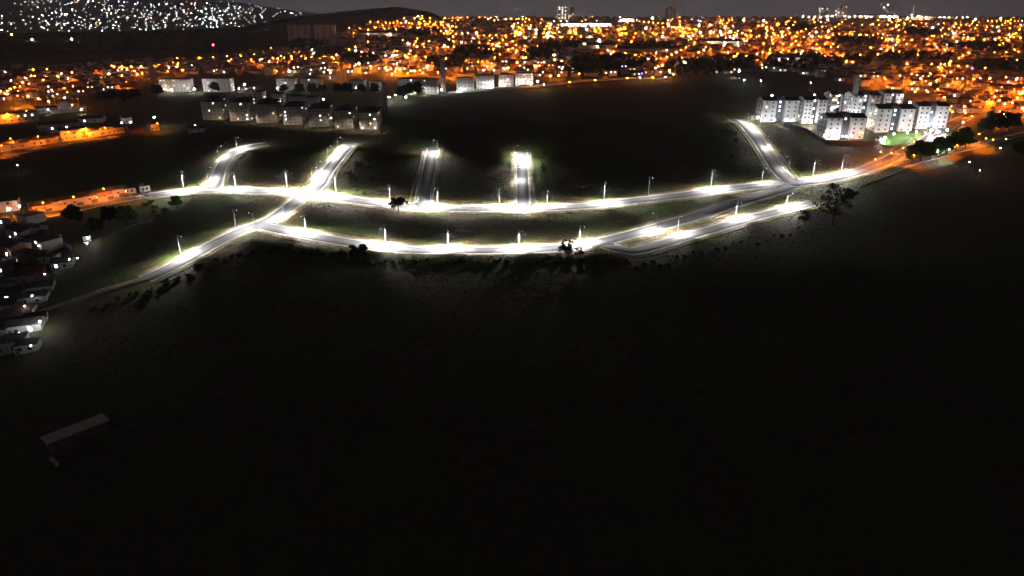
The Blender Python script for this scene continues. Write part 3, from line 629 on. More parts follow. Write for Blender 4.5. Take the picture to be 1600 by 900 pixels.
# orange street row (far side of the street)
for i, (x, y, w, d, h, rf, ws) in enumerate([(66, 331, 9, 9, 3.4, 'gable', 'hwall'), (88, 326, 10, 10, 3.6, 'gable', 'cream'), (112, 322, 11, 9, 3.8, 'hip', 'hwall'), (136, 317, 10, 9, 3.6, 'gable', 'cream'), (160, 312, 11, 9, 4.2, 'hip', 'hwall'), (181, 307, 9, 8, 3.8, 'gable', 'cream'), (204, 303, 6, 5, 3.0, 'flat', 'hwall'), (228, 299.5, 5, 4, 3.2, 'flat', 'white')]):
    g = G(x, y); house(Vector((g.x, g.y, g.z)), w, d, h, OR, rf, ['low house', 'gabled house', 'hip-roofed house', 'cream house', 'tall orange-lit house', 'gabled cream house', 'flat kiosk', 'grey wall hut'][i] + ' on the lower orange-lit street, %s from the left' % ordw(i), ws, 2, ['litw'] if i in (1, 4) else [], 'houses on the lower orange street')
    if i < 6:
        g2 = g - nv * 2.6; g2.z = Hs(g2.x, g2.y)
        wl = tag(empty('garden_wall', g2, OR), 'orange-lit garden wall before the %s house on the lower orange street' % ordw(i), 'wall', 'garden walls on the lower orange street')
        link('wall', MB().box(-w / 2, w / 2 - 3.2, 0, .18, -1, 2.1).mesh('wall', M['cream']), wl); link('gate', MB().box(w / 2 - 3.19, w / 2 - .2, .05, .12, -.2, 2.0).mesh('gate', M['door']), wl)
# upper orange row
a, b = G(0, 240), G(180, 213); OR2 = math.atan2(b.y - a.y, b.x - a.x)
for i, (x, y, w, d, h, rf, ws) in enumerate([(2, 238, 12, 10, 4.5, 'flat', 'cream'), (30, 233, 14, 9, 4.0, 'hip', 'cream'), (56, 228, 13, 9, 4.0, 'gable', 'cream'), (78, 224, 9, 9, 3.6, 'hip', 'hwall'), (92, 221, 8, 8, 3.6, 'gable', 'cream'), (119, 218, 18, 9, 7.2, 'flat', 'cream'), (148, 214, 11, 9, 4.6, 'gable', 'cream'), (168, 211, 9, 8, 5.6, 'flat', 'cream'), (186, 208, 8, 8, 4.2, 'hip', 'hwall'), (215, 208, 9, 8, 3.2, 'gable', 'brick'), (243, 204, 6, 7, 4.6, 'flat', 'cream')]):
    house(G(x, y), w, d, h, OR2 + random.uniform(-.08, .08), rf, 'orange-lit ' + ['flat-roofed house', 'long low house', 'gabled house', 'hip-roofed house', 'small gabled house', 'big yellow building', 'stepped house', 'two-storey house', 'dim house', 'dim brick house', 'narrow house'][i] + ' on the upper orange street, %s from the left' % ordw(i), ws, 1 + i % 3, [], 'houses on the upper orange street')
house(G(26, 191), 31, 12, 7.0, OR2 + .05, 'flat', 'long two-storey orange-lit building at the left edge with open ground floor', 'cream', 6, ['glass'] * 6 + ['glass', 'litw', 'glass', 'litw', 'litb', 'litb'])
house(G(95, 203), 26, 12, 4.6, OR2, 'gable', 'dark long house with three bright windows behind the yellow building', 'hwall', 5, ['glass', 'litb', 'litb', 'litb'])
house(G(76, 176), 15, 8, 4.0, OR2, 'gable', 'white-lit shed roof left of the domed hall', 'white', 2)
dm = tag(empty('domed_hall', G(108, 176), OR2), 'pale domed hall with yellow-lit side wall on the left', 'hall')
link('wall', MB().box(-14, 14, 0, 10, -2, 3.4).mesh('wall', M['cream']), dm); vs, fs = sphere(6, 14, 8, (-1, 5, 3.2)); link('dome', MB().add(vs, fs).mesh('dome', M['white']), dm)
house(G(142, 192), 17, 10, 3.4, OR2 - .5, 'gable', 'greenish-lit workshop below the domed hall', 'white', 2, ['litb'])
house(G(200, 193), 7, 6, 4.4, OR2, 'gable', 'small yellow-green lit hut in the dark left of the brown blocks', 'white', 1)
house(G(306, 207), 12, 6, 3.0, .2, 'gable', 'small pale shed under a white lamp before the brown blocks', 'white', 2)
# lower left cluster of houses in the hollow
LL = [(8, 332, 13, 10, 5.6, .5, 'white', ['glass', 'litb']), (34, 350, 12, 9, 4.6, -.5, 'hwall', []), (24, 378, 15, 9, 5.8, -.55, 'cream', ['litb', 'litb', 'glass', 'litb']), (55, 392, 16, 9, 5.4, -.55, 'cream', ['glass', 'glass', 'glass', 'litb']),
      (8, 402, 14, 9, 5.6, -.55, 'hwall', ['glass', 'litb']), (97, 421, 8, 6, 3.2, .25, 'white', ['litb']), (30, 445, 12, 9, 3.6, .3, 'hwall', []), (62, 460, 10, 7, 3.2, .35, 'cream', []), (24, 470, 11, 8, 3.4, .3, 'brick', ['lit']), (52, 476, 10, 7, 3.2, .35, 'hwall', []),
      (12, 512, 13, 9, 4.0, .3, 'brick', []), (40, 522, 11, 7, 3.6, .35, 'white', ['glass', 'litb']), (14, 553, 10, 8, 4.2, .35, 'white', []), (42, 552, 7, 6, 3.0, .35, 'white', [])]
LT = ['white two-storey house at the left edge below the orange street', 'dark gabled house below the left end of the orange street', 'long house with bright square windows in the left hollow', 'low long house beside the pale diagonal wall', 'dark two-storey house at the left edge of the hollow', 'small white-lit hut under a bare floodlight in the hollow', 'dim gabled house above the dirt track', 'pale roofed shed nearest the dirt track', 'brick house with one lit doorway left of the dirt track', 'low dim house beside the brick house by the track', 'red brick house at the left edge below the track', 'white-walled house with sloping roof below the track', 'bright white house, lowest at the left edge', 'small white outbuilding right of the lowest white house']
for (x, y, w, d, h, rz, ws, lt), t in zip(LL, LT): house(G(x, y), w, d, h, rz, random.choice(['gable', 'gable', 'flat']), t, ws, 2, lt, None)
for i, (x, y, w, d, h, rz) in enumerate(sorted([(4, 352, 8, 7, 3.2, .4), (50, 366, 7, 6, 3.0, -.5), (72, 378, 6, 6, 2.8, -.5), (44, 408, 9, 7, 3.2, -.4), (72, 412, 7, 6, 3.0, .2), (4, 428, 9, 8, 4.2, .3), (52, 436, 8, 6, 3.0, .4), (4, 456, 9, 7, 3.4, .3), (74, 447, 6, 5, 2.6, .3), (2, 490, 9, 8, 3.4, .3), (34, 495, 8, 6, 3.0, .35), (2, 530, 8, 7, 3.6, .3), (58, 508, 7, 5, 3.0, .35), (28, 412, 7, 6, 3.0, -.5)])):
    house(G(x, y), w, d, h, rz + random.uniform(-.2, .2), random.choice(['gable', 'flat', 'hip']), 'small crowded shack in the left hollow, %s from the left' % ordw(i), random.choice(['hwall', 'white', 'brick', 'cream']), 1, random.choice([[], [], ['litb'], ['lit']]), 'shacks in the left hollow', rm='hroof')
# pale diagonal wall, yard wall, retaining walls, boundary wall
def wall(name, pts, h, t, m, label, cat='wall', panels=False):
    p = [G(*q) for q in pts]; o = tag(empty(name, p[0]), label, cat); n = 0
    for a, b in zip(p[:-1], p[1:]):
        L = (b - a).length; k = max(1, int(L / 6)); 
        for i in range(k):
            c0 = a.lerp(b, i / k); c1 = a.lerp(b, (i + 1) / k); z = min(Hs(c0.x, c0.y), Hs(c1.x, c1.y)); an = math.atan2(c1.y - c0.y, c1.x - c0.x); l = math.hypot(c1.x - c0.x, c1.y - c0.y)
            q = link('panel', MB().box(0, l, -t / 2, t / 2, -1.2, h + max(0, abs(c1.z - c0.z) * .5)).mesh('panel', M[m]), o, Vector((c0.x, c0.y, z)) - p[0]); q.rotation_euler = (0, 0, an)
    return o
wall('boundary_wall', [(62, 356), (88, 374), (112, 392)], 2.2, .2, 'conc', 'pale diagonal wall stepping down past the hollow houses')
wall('boundary_wall', [(131, 380), (143, 377)], 3.0, .2, 'white', 'bright white yard wall lit by a lamp among dark trees')
wall('retaining_wall', [(1225, 196), (1262, 207), (1290, 224), (1330, 226), (1372, 226)], 2.4, .3, 'core', 'dark retaining wall below the white apartment complex')
wall('retaining_wall', [(1378, 230), (1395, 232), (1412, 227), (1428, 217)], 1.8, .3, 'core', 'dark curved retaining wall round the lit lawn')
wall('boundary_wall', [(1345, 292), (1375, 281), (1405, 269), (1432, 261)], .6, .2, 'conc', 'low pale boundary wall along the slope right of the junction')
wall('boundary_wall', [(845, 136), (900, 129), (960, 125), (1050, 124)], 2.2, .25, 'cream', 'orange-lit wall along the far edge of the black field')
wall('boundary_wall', [(700, 146), (760, 142), (845, 136)], 1.8, .25, 'conc', 'low pale wall in front of the back row white blocks')
# lawn in front of the complex
lp = [G(*q) for q in [(1380, 227), (1376, 214), (1386, 210), (1410, 209), (1440, 208), (1438, 216), (1424, 222), (1408, 229), (1394, 231)]]
M['lawn'] = mat('lawn_grass', build=noise_mix((.07, .17, .025), (.12, .23, .045), .5))
cx = sum((p.x for p in lp)) / len(lp); cy = sum((p.y for p in lp)) / len(lp)
tag(link('lawn', npmesh('lawn', [(cx, cy, Hs(cx, cy) + .35)] + [(p.x, p.y, p.z + .35) for p in lp], [(0, 1 + k, 1 + (k + 1) % len(lp)) for k in range(len(lp))], [M['lawn']])), kind='structure')
# gatehouse
house(G(1377, 224), 5, 4, 3.0, .1, 'flat', 'small gatehouse at the entrance of the white complex', 'white', 1, ['litb'])
# long brick shed in the dark foreground
g0, g1 = G(82, 713), G(171, 671); an = math.atan2(g1.y - g0.y, g1.x - g0.x); L = math.hypot(g1.x - g0.x, g1.y - g0.y)
sh = tag(empty('shed', g0, an), 'long narrow brick shed with pale flat roof in the dark foreground', 'shed')
link('wall', MB().box(0, L, 0, 4.0, -1.5, 4.2).mesh('wall', mat('dull_brick', build=noise_mix((.13, .065, .055), (.20, .11, .095), .8))), sh); link('roof', MB().box(-.6, L + .5, -.5, 4.6, 4.2, 4.42).mesh('roof', M['shedroof']), sh)
link('door', MB().box(L * .3, L * .3 + 1.2, -.05, 0, 0, 2.2).mesh('door', M['door']), sh)
ta, tb = G(80, 717), G(91, 728); tk = tag(empty('concrete_block', ta, math.atan2(tb.y - ta.y, tb.x - ta.x)), 'pale narrow concrete block at the left end of the long shed', 'concrete block')
link('body', MB().box(0, (tb - ta).length, -.35, .35, -.2, .45).mesh('body', M['white']), tk); link('cap', MB().box(-.05, (tb - ta).length + .05, -.42, .42, .45, .55).mesh('cap', M['conc']), tk)
# cars
def car(g, rz, paint, label):
    o = tag(empty('car', g, rz), label, 'car')
    link('body', MB().add([(x, y, z) for x, z in ((-2, .35), (-2, .85), (-1.2, .95), (-.7, 1.42), (.7, 1.42), (1.25, .92), (2, .8), (2, .35)) for y in (-.85, .85)],
        [(0, 2, 4, 10, 12, 14), (1, 15, 13, 11, 5, 3), (4, 6, 8, 10), (5, 11, 9, 7)] + [(2 * i, 2 * i + 1, 2 * i + 3, 2 * i + 2) for i in range(7)] + [(14, 15, 1, 0)]).mesh('body', paint), o)
    link('window', MB().box(-1.0, 1.0, -.8, .8, .98, 1.34).mesh('window', M['glass']), o)
    for x in (-1.25, 1.25):
        for y in (-.85, .85): link('wheel', MB().tube((x, y - .1, .32), (x, y + .1, .32), .32, .32, 10).mesh('wheel', M['tyre']), o)
    for y in (-.55, .55): link('headlight', MB().box(1.98, 2.03, y - .15, y + .15, .6, .75).mesh('headlight', M['frame']), o)
car(G(204, 309.5), OR, mat('paint_orange', (.5, .4, .3), .3), 'pale car parked left of the kiosk on the orange street')
car(G(219, 308.5), OR, mat('paint_white', (.7, .7, .7), .3), 'white car parked between the kiosk and the grey hut')
car(G(226, 306.5), OR, mat('paint_grey', (.12, .12, .14), .3), 'dark car parked before the grey hut at the street end')
for i, (x, y) in enumerate([(1462, 212), (1470, 209), (1478, 206), (1468, 214), (1396, 238)]): car(G(x, y), .9, mat('paint_car%d' % i, random.choice([(.6, .6, .6), (.3, .05, .04), (.1, .12, .2)]), .3), 'car parked by the orange road near the complex, %s from the left' % ordw([1, 3, 4, 2, 0][i]))

# ------------------------------------------------------------------ hand-placed lamps
def lamps(lst, fmt, grp, cat='street lamp'):
    lst = sorted(lst, key=lambda q: q[0])
    for i, q in enumerate(lst): lamp(q[0], q[1], q[2], fmt % ordw(i), q[3] if len(q) > 3 else 0, grp, cat, cat.replace(' ', '_'))
SW = 15000
hoods([(68, 318, 'sod', SW * .85), (163, 296, 'sod', SW * .85), (12, 326, 'sod', SW * .85 * .5), (116, 309, 'sod', SW * .85 * .25), (198, 300, 'sod', SW * .85 * .3)], 'sodium lamp on the lower orange street, %s from the left', 'lamps of the lower orange street', OR + math.pi / 2)
hoods([(17, 217, 'sod', SW * .85), (135, 201, 'sod', SW * .85 * 2), (3, 228, 'sod', SW * .85), (60, 214, 'sod', SW * .85 * .6), (247, 193, 'sod', SW * .85 * .6), (108, 207, 'sod', SW * .85), (165, 200, 'sod', SW * .85), (12, 178, 'sod', SW * .85), (42, 174, 'sod', SW * .85)], 'sodium lamp on the upper orange street, %s from the left', 'lamps of the upper orange street', OR2 + math.pi / 2)
lamps([(153, 297, 'whts', 1), (30, 322, 'whts', 1)], 'small white light over the lower orange street, %s from the left', 'lights of the lower orange street')
lamps([(241, 183, 'whtm'), (305, 196, 'whtx', 1), (137, 372, 'whts', 1), (136, 380, 'whtx', 1), (108, 405, 'whtx', 1), (121, 403, 'whtx', 1), (75, 171, 'whts', 1), (112, 164, 'whts', 1), (138, 182, 'whts', 1), (190, 192, 'whts', 1), (204, 191, 'wrms', 1), (6, 310, 'whts', 1), (12, 328, 'whtx', 1), (38, 478, 'whtx', 1), (45, 512, 'whts', 1), (10, 535, 'whts', 1), (48, 540, 'whtx', 1), (27, 258, 'whtx', 1), (127, 171, 'wrmm', 1), (24, 366, 'whtx', 1), (62, 502, 'whts', 1), (30, 520, 'whtx', 1), (50, 462, 'whtx', 1), (60, 384, 'whtx', 1), (40, 372, 'whtx', 1), (10, 396, 'whtx', 1), (70, 428, 'whtx', 1)], 'white yard light on the left side, %s from the left', 'white yard lights on the left', 'yard light')
lamps([(1206, 149, 'whtl'), (1220, 149, 'whts'), (1221, 158, 'whts'), (1210, 187, 'whtm', 1), (1228, 187, 'whtm', 1), (1182, 175, 'whtl', 1), (1184, 183, 'whtm', 1), (1248, 180, 'whtm', 1), (1267, 191, 'whtl', 1), (1275, 188, 'whtm', 1), (1273, 148, 'whts'), (1292, 157, 'whts'), (1310, 147, 'whts'), (1318, 148, 'whtl'), (1317, 178, 'whtl'), (1289, 211, 'whtm', 1), (1307, 212, 'whtm', 1), (1322, 213, 'whtm', 1), (1331, 213, 'whtm', 1), (1387, 195, 'whtl', 1), (1409, 194, 'whtl', 1), (1422, 160, 'whtl'), (1446, 167, 'whtl'), (1443, 189, 'whtl', 1), (1383, 215, 'whtl', 1), (1458, 193, 'whtl', 1), (1455, 203, 'whtl', 1), (1480, 203, 'whtl', 1), (1352, 193, 'wrmm', 1), (1399, 190, 'whts', 1), (1375, 150, 'whtm'), (1362, 183, 'whtm', 1), (1432, 206, 'whtm', 1), (1465, 206, 'whtl', 1), (1397, 209, 'whtm', 1), (1418, 207, 'whtm', 1), (1258, 190, 'whtm', 1), (1238, 188, 'whtm', 1), (1345, 178, 'whtm', 1), (1300, 170, 'whtl')], 'white flood lamp of the white complex, %s from the left', 'flood lamps of the white complex', 'flood lamp')  # some low lamps on the lawn are added to brighten it
hoods([(1352, 208, 'sod', SW * .6), (1380, 238, 'sod', SW), (1397, 240, 'sod', SW * 1.6), (1450, 208, 'wrm', SW * 1.5), (1472, 207, 'wht', SW), (1523, 182, 'sod', SW), (1576, 183, 'sod', SW), (1534, 210, 'sod', SW), (1556, 219, 'sod', SW), (1488, 172, 'sod', SW), (1432, 222, 'sod', SW * 1.2), (1500, 228, 'sod', SW), (1470, 236, 'wht', SW * 2.2, 2.3), (1488, 234, 'wht', SW * .5, 2.6), (1425, 243, 'sod', SW * 1.0, .3), (1545, 217, 'sod', SW), (1464, 198, 'sod', SW), (1415, 232, 'sod', SW * 1.2), (1372, 250, 'sod', SW * .8)], 'lamp beside the orange road on the right, %s from the left', 'lamps of the right-hand road', 2.2)  # weaker white lamp aimed at the tree row is added to light it
lamps([(1531, 266, 'whtx', 1), (1563, 231, 'whtx', 1), (1515, 253, 'whtx', 1), (1572, 217, 'whtx', 1)], 'small white light on the dark right slope, %s from the left', 'lights on the dark right slope', 'yard light')
lamps([(409, 150, 'whtm', 1), (433, 138, 'whtm', 1), (455, 150, 'whtl', 1), (470, 153, 'whtm', 1), (505, 155, 'whtm', 1), (304, 139, 'whtl', 1), (354, 137, 'whtm', 1), (268, 140, 'whtm', 1), (257, 139, 'wrmm', 1), (282, 136, 'whtm', 1), (373, 138, 'wrmm', 1), (382, 132, 'whtl', 1), (397, 137, 'wrms', 1), (318, 137, 'whtm', 1), (650, 127, 'whtl', 1), (680, 124, 'whtl', 1), (634, 152, 'whtm', 1), (690, 140, 'whtm', 1), (770, 133, 'whtm', 1), (781, 131, 'wrmm', 1), (825, 128, 'whtm', 1), (840, 127, 'wrml', 1), (755, 136, 'whts', 1), (720, 139, 'whts', 1), (608, 152, 'whtm', 1), (618, 148, 'whtm', 1), (556, 137, 'whts', 1), (590, 137, 'whts', 1), (480, 137, 'wrms', 1), (446, 137, 'whts', 1), (395, 172, 'whts', 1), (437, 176, 'whts', 1), (477, 180, 'whts', 1), (517, 184, 'whts', 1), (355, 168, 'whts', 1)], 'white estate lamp among the left apartment blocks, %s from the left', 'estate lamps on the left', 'estate lamp')  # small ones in the brown row's gaps are added to light its walls
lamps([(860, 119, 'sodl', 1), (873, 118, 'sodl', 1), (905, 115, 'sodm', 1), (947, 114, 'sodm', 1), (1035, 102, 'sodl'), (1046, 110, 'sodl'), (1052, 116, 'sodm', 1), (1000, 121, 'wrmm', 1), (1020, 121, 'sodl', 1), (1040, 120, 'wrmm', 1), (980, 122, 'sodm', 1), (930, 125, 'sodm', 1), (890, 128, 'sodm', 1), (1116, 107, 'wrml', 1), (1155, 111, 'whtl'), (1163, 125, 'whts', 1), (1189, 126, 'whts', 1), (1140, 65, 'whtl'), (1133, 63, 'whtl'), (1146, 60, 'whtl'), (1150, 88, 'sodl'), (1138, 82, 'sodl'), (1160, 94, 'sodl'), (1267, 129, 'wrms'), (830, 132, 'sodm', 1), (850, 132, 'wrmm', 1)], 'lamp along the far edge of the black field, %s from the left', 'lamps above the black field')
sg = GL(1005, 114, 3); tag(link('shop_sign', MB().box(-2.2, 2.2, 0, .3, -.5, 3.4).box(-2, 2, -.05, -.001, 1.8, 3.2, 1).mesh('shop_sign', M['metal'], M['purple']), None, sg), 'small glowing purple sign above the black field', 'sign')
sg = GL(1526, 106, 4); tag(link('shop_sign', MB().box(-6.2, 6.2, 0, .3, -.5, 4.4).box(-6, 6, -.05, -.001, 2.8, 4.2, 1).mesh('shop_sign', M['metal'], M['purple']), None, sg), 'long glowing purple sign among the houses on the right', 'sign')
for x, y, t in ((333, 70, 'red warning light on a thin mast below the wooded ridge'),):
    g = GL(x, y, 40); mb = MB().tube((0, 0, -1), (0, 0, 39.5), .6, .3, 6); vs, fs = sphere(1.1, 8, 5, (0, 0, 40)); mb.add(vs, fs, 1); tag(link('radio_mast', mb.mesh('radio_mast', M['metal'], M['red']), None, g), t, 'mast')

for i, (xl, xr, yb, yt) in enumerate(fr):  # lamps added to brighten the brown block fronts, lens unseen from above
    hooded((xl + xr) / 2 + 16, yb - 10, 'wrm', 2900, math.pi / 2 + .4, 'added hidden-lens lamp lighting the brown blocks, %s from the left' % ordw(i), 7.5, 'added lamps lighting the brown blocks', True)
for i, (x, y) in enumerate([(630, 139), (663, 138), (720, 134), (752, 130), (786, 127), (815, 124)]):  # added lamps that lift the white back row fronts, lens kept hidden
    hooded(x, y, 'wht', 8000, math.pi / 2, 'added hidden-lens lamp lighting the white back row, %s from the left' % ordw(i), 7.5, 'added lamps lighting the white back row', True)
# ------------------------------------------------------------------ town: houses and lamps
YB = [(-100, 166), (0, 160), (120, 156), (150, 148), (235, 118), (600, 114), (700, 112), (850, 124), (1060, 118), (1160, 114), (1240, 112), (1300, 128), (1470, 150), (1490, 190), (1560, 180), (1700, 165)]
YT = [(-100, 112), (0, 108), (150, 100), (300, 92), (420, 78), (500, 66), (540, 46), (600, 32), (640, 27), (700, 24), (1700, 24)]
rows = []; Y = 560.0; ri = 0; hs = []
while Y < 2760:
    step = 13 * (Y / 700) ** .35; xx = np.arange(-.80 * Y, .80 * Y, step); xx = xx + rng.normal(size=len(xx)) * 1.8; yy = Y + rng.normal(size=len(xx)) * 3 + 8 * np.sin(xx / 90); zz = H(xx, yy)
    px, py = Pn(xx, yy, zz)
    ok = (py < np.interp(px, *zip(*YB))) & (py > np.interp(px, *zip(*YT))) & (rng.random(len(xx)) < .86) & (px > -60) & (px < 1660)
    for x, y, z, a, b in zip(xx[ok], yy[ok], zz[ok], px[ok], py[ok]): hs.append((x, y, z, a, b, ri))
    Y += 24 * (Y / 700) ** .5; ri += 1
hs = np.array(hs)
d = np.hypot(hs[:, 0], hs[:, 1]); order = np.argsort(d); near, far = hs[order[:300]], hs[order[300:]]
HV = []
for (w, dd, h, rf) in ((8, 9, 3.2, 'gable'), (10, 9, 3.4, 'hip'), (9, 8, 6.0, 'gable'), (11, 9, 3.2, 'gable'), (9, 10, 5.8, 'flat')):
    wl = MB().box(-w / 2, w / 2, 0, dd, -3, h).mesh('wall', M['hwall'])
    if rf == 'gable': r_ = MB().prism(-w / 2, w / 2, 0, dd, h + .1, h + 1.9).add([(sx, y, z) for sx in (-w / 2 + .05, w / 2 - .05) for y, z in ((0, h), (dd, h), (dd / 2, h + 1.7))], [(0, 2, 1), (3, 4, 5)])
    elif rf == 'hip': r_ = MB().hip(-w / 2, w / 2, 0, dd, h, h + 1.8)
    else: r_ = MB().box(-w / 2 - .1, w / 2 + .1, -.1, dd + .1, h, h + .3).box(-1, 1, dd - 3, dd - 1, h + .3, h + 2)
    HV.append((wl, r_.mesh('roof', M['hroof']), w, h))
zone = lambda px: 'left' if px < 640 else ('middle' if px < 1120 else 'right')
grpd = {}
for q in near: grpd.setdefault((zone(q[3]), int(q[5])), []).append(q)
rowno = {}
for (zn, r_) in sorted(grpd): rowno.setdefault(zn, []).append(r_)
for (zn, r_), qs in grpd.items():
    for i, q in enumerate(sorted(qs, key=lambda t: t[3])):
        v = HV[rng.integers(0, len(HV))]; o = tag(empty('house', q[:3], rng.choice([0, 0, .1, -.12, math.pi / 2 - .05]) + rng.normal() * .05), 'small town house, %s from the left in the %s row of the %s town' % (ordw(i), ordw(rowno[zn].index(r_)), zn), 'house', 'near houses of the town')
        link('wall', v[0], o); link('roof', v[1], o)
        for xo in (-v[2] * .25, v[2] * .25): link('window', WM[rng.choice(['glass', 'glass', 'glass', 'lit', 'litw', 'litb'])], o, (xo, -.02, 1.0 if v[3] < 4 else 3.8))
def town_mesh(q):
    n = len(q); w = rng.uniform(4, 6.5, n); dd = rng.uniform(7, 12, n); h = np.where(rng.random(n) < .3, rng.uniform(5.5, 7.5, n), rng.uniform(2.8, 4, n)); rh = np.where(rng.random(n) < .2, .1, rng.uniform(1.2, 2.2, n)); a = rng.choice([0, 0, math.pi / 2], n) + rng.normal(size=n) * .15
    ca, sa = np.cos(a), np.sin(a); L = np.zeros((n, 10, 3)); k = 0
    for z in (-4, 1):
        for y in (0, 1):
            for x in (-1, 1): L[:, k] = np.stack([x * w, y * dd, h if z > 0 else np.full(n, z)], 1); k += 1
    L[:, 8] = np.stack([-w, dd / 2, h + rh], 1); L[:, 9] = np.stack([w, dd / 2, h + rh], 1)
    V = np.stack([L[..., 0] * ca[:, None] - L[..., 1] * sa[:, None], L[..., 0] * sa[:, None] + L[..., 1] * ca[:, None], L[..., 2]], -1) + q[:, None, :3]
    base = [(0, 1, 5, 4), (3, 2, 6, 7), (2, 0, 4, 8, 6), (1, 3, 7, 9, 5)]; rf = [(4, 5, 9, 8), (7, 6, 8, 9)]
    # roof vertices are doubled so that walls and roof keep their own colour
    V2 = np.concatenate([V, V[:, [4, 5, 6, 7, 8, 9]] + np.array([0, 0, .05])], 1); m = {4: 10, 5: 11, 6: 12, 7: 13, 8: 14, 9: 15}; rf = [tuple(m[i] for i in f) for f in rf]
    wc = np.array([(.42, .38, .33, 1), (.52, .50, .46, 1), (.36, .27, .2, 1), (.30, .17, .11, 1), (.5, .42, .28, 1)])[rng.integers(0, 5, n)]; rc = np.array([(.18, .07, .04, 1), (.22, .1, .06, 1), (.12, .11, .11, 1), (.09, .08, .08, 1)])[rng.integers(0, 4, n)]
    T = np.concatenate([np.repeat(wc[:, None], 10, 1), np.repeat(rc[:, None], 6, 1)], 1).reshape(-1, 4)
    return npmesh('town_houses', V2.reshape(-1, 3), [tuple(i + k * 16 for i in f) for k in range(n) for f in base + rf], [M['thouse']], tint=T)
tag(link('distant_houses', town_mesh(far)), 'thousands of small roofs and walls of the town spreading to the skyline', 'houses', kind='stuff')
# lamps sampled over the town by how thickly the photograph shows them
REG = [  # x0, x1, y0, y1, count, share of sodium, white, warm
 (0, 240, 112, 158, 62, .4, .5, .1), (150, 420, 86, 116, 60, .35, .5, .15), (420, 620, 74, 116, 80, .5, .4, .1), (500, 700, 30, 52, 110, .75, .1, .15), (420, 480, 44, 62, 12, .8, .1, .1), (600, 860, 60, 112, 150, .45, .4, .15), (640, 880, 24, 60, 150, .45, .2, .35),
 (860, 1120, 62, 112, 120, .55, .3, .15), (880, 1120, 36, 62, 70, .7, .1, .2), (1040, 1300, 22, 60, 190, .5, .15, .35), (1120, 1320, 55, 92, 110, .7, .15, .15), (1200, 1420, 30, 62, 110, .65, .15, .2), (1340, 1600, 26, 60, 190, .7, .1, .2), (1360, 1600, 58, 84, 120, .65, .15, .2), (1340, 1600, 84, 125, 34, .75, .2, .05), (1360, 1600, 120, 165, 46, .85, .12, .03), (1480, 1600, 150, 200, 16, .9, .1, 0), (1180, 1300, 84, 100, 18, .6, .3, .1), (700, 1120, 20, 36, 90, .3, .3, .4)]
tl = []
DARK = [(470, 72, 45, 9), (560, 96, 30, 6), (650, 52, 40, 6), (925, 105, 40, 12), (980, 100, 45, 10), (1085, 108, 50, 10), (1340, 64, 42, 9), (1250, 98, 60, 14), (1420, 92, 70, 6), (1540, 76, 60, 5), (1150, 100, 40, 8), (740, 84, 30, 6), (840, 88, 25, 6), (1010, 74, 40, 5), (1440, 52, 30, 4), (700, 100, 30, 6), (1560, 108, 40, 8), (880, 74, 35, 5), (520, 84, 30, 5), (1240, 44, 30, 5)]
def try_lamp(x, y, k, s_):
    if y > np.interp(x, *zip(*YB)) + 4 or y < np.interp(x, *zip(*YT)) - 3: return
    if any(((x - a) / c) ** 2 + ((y - b) / d_) ** 2 < 1 for a, b, c, d_ in DARK) and random.random() < .85: return
    h = random.choice([7.5, 7.5, 4.2] if k == 'sod' else [7.5, 4.2, 4.2, 3]); g = GL(x, y, h)
    if g is None or g.y > 3000: return
    tl.append((x, y, k, h, g, s_))
for x0, x1, y0, y1, n, ps, pw_, pm in REG:
    m = 0; n = int(n * (.62 if y1 < 63 and x0 > 600 else .8))
    while m < n:
        x = random.uniform(x0, x1); y = random.uniform(y0, y1)
        k = random.choices(['sod', 'wht', 'wrm'], [ps * .8, pw_, pm + .15])[0]
        if k == 'sod' and random.random() < .55:                      # a street: lamps one after another
            q = random.randint(3, 7); an = random.choice([random.gauss(0, .12), random.gauss(.25, .2), random.gauss(-1.0, .35)]); st = random.uniform(8, 17) * (.5 + y / 110)
            for i in range(q): try_lamp(x + st * i * math.cos(an), y + st * .45 * i * math.sin(an), 'sod', random.choice([.8, 1.4, 2.2]))
            m += q
        else: try_lamp(x, y, k, random.choices([.15, .4, 1, 2.5], [.35, .35, .2, .1])[0]); m += 1
wv = []
for a, b, c, d_ in DARK:
    for _ in range(70):
        an = random.uniform(0, 6.28); rr = math.sqrt(random.random()); y = b + d_ * rr * math.sin(an); x = a + c * rr * math.cos(an)
        if y < 27: continue
        g = G(x, y); wv.append((g.x, g.y, g.z + 4, random.uniform(3.5, 6)))
wv = np.array(wv); V = (bs[None] * (1 + .22 * rng.normal(size=(len(wv), len(bs), 1))) * wv[:, 3][:, None, None] + wv[:, None, :3]).reshape(-1, 3)
tag(link('town_woods', npmesh('town_woods', V, [tuple(i + k * len(bs) for i in f) for k in range(len(wv)) for f in bf], [M['leafd']])), 'dark clumps of trees scattered through the lit town', 'woods', kind='stuff')
# the streets that run straight at the camera, filled with sodium light
radial = []
for (xa, ya), (xb, yb) in [((806, 58), (818, 42)), ((853, 60), (858, 42)), ((894, 57), (896, 42)), ((936, 59), (930, 42)), ((973, 58), (973, 42)), ((1021, 64), (1026, 44)), ((1070, 60), (1062, 46)), ((1192, 46), (1180, 26)), ((1130, 52), (1122, 30))]:
    ga, gb = G(xa, ya), G(xb, yb); c = spline([ga[:2], ((ga + gb) / 2)[:2], gb[:2]], 20)
    tag(link('road', npmesh('road', *strip(c, ribbon_edges(c), 8, -8, .3), [M['town_asphalt']])), kind='structure')
    for t in np.linspace(0, 1, 9):
        q = ga.lerp(gb, t)
        for s in (-5, 5): x = q.x + s; radial.append((Vector((x, q.y, Hs(x, q.y))), 7.5, (1, .30, .014), 15000, 1.6))
tl = [t for t in tl if t[4].y < 3000]; tl.sort(key=lambda t: t[4].length)
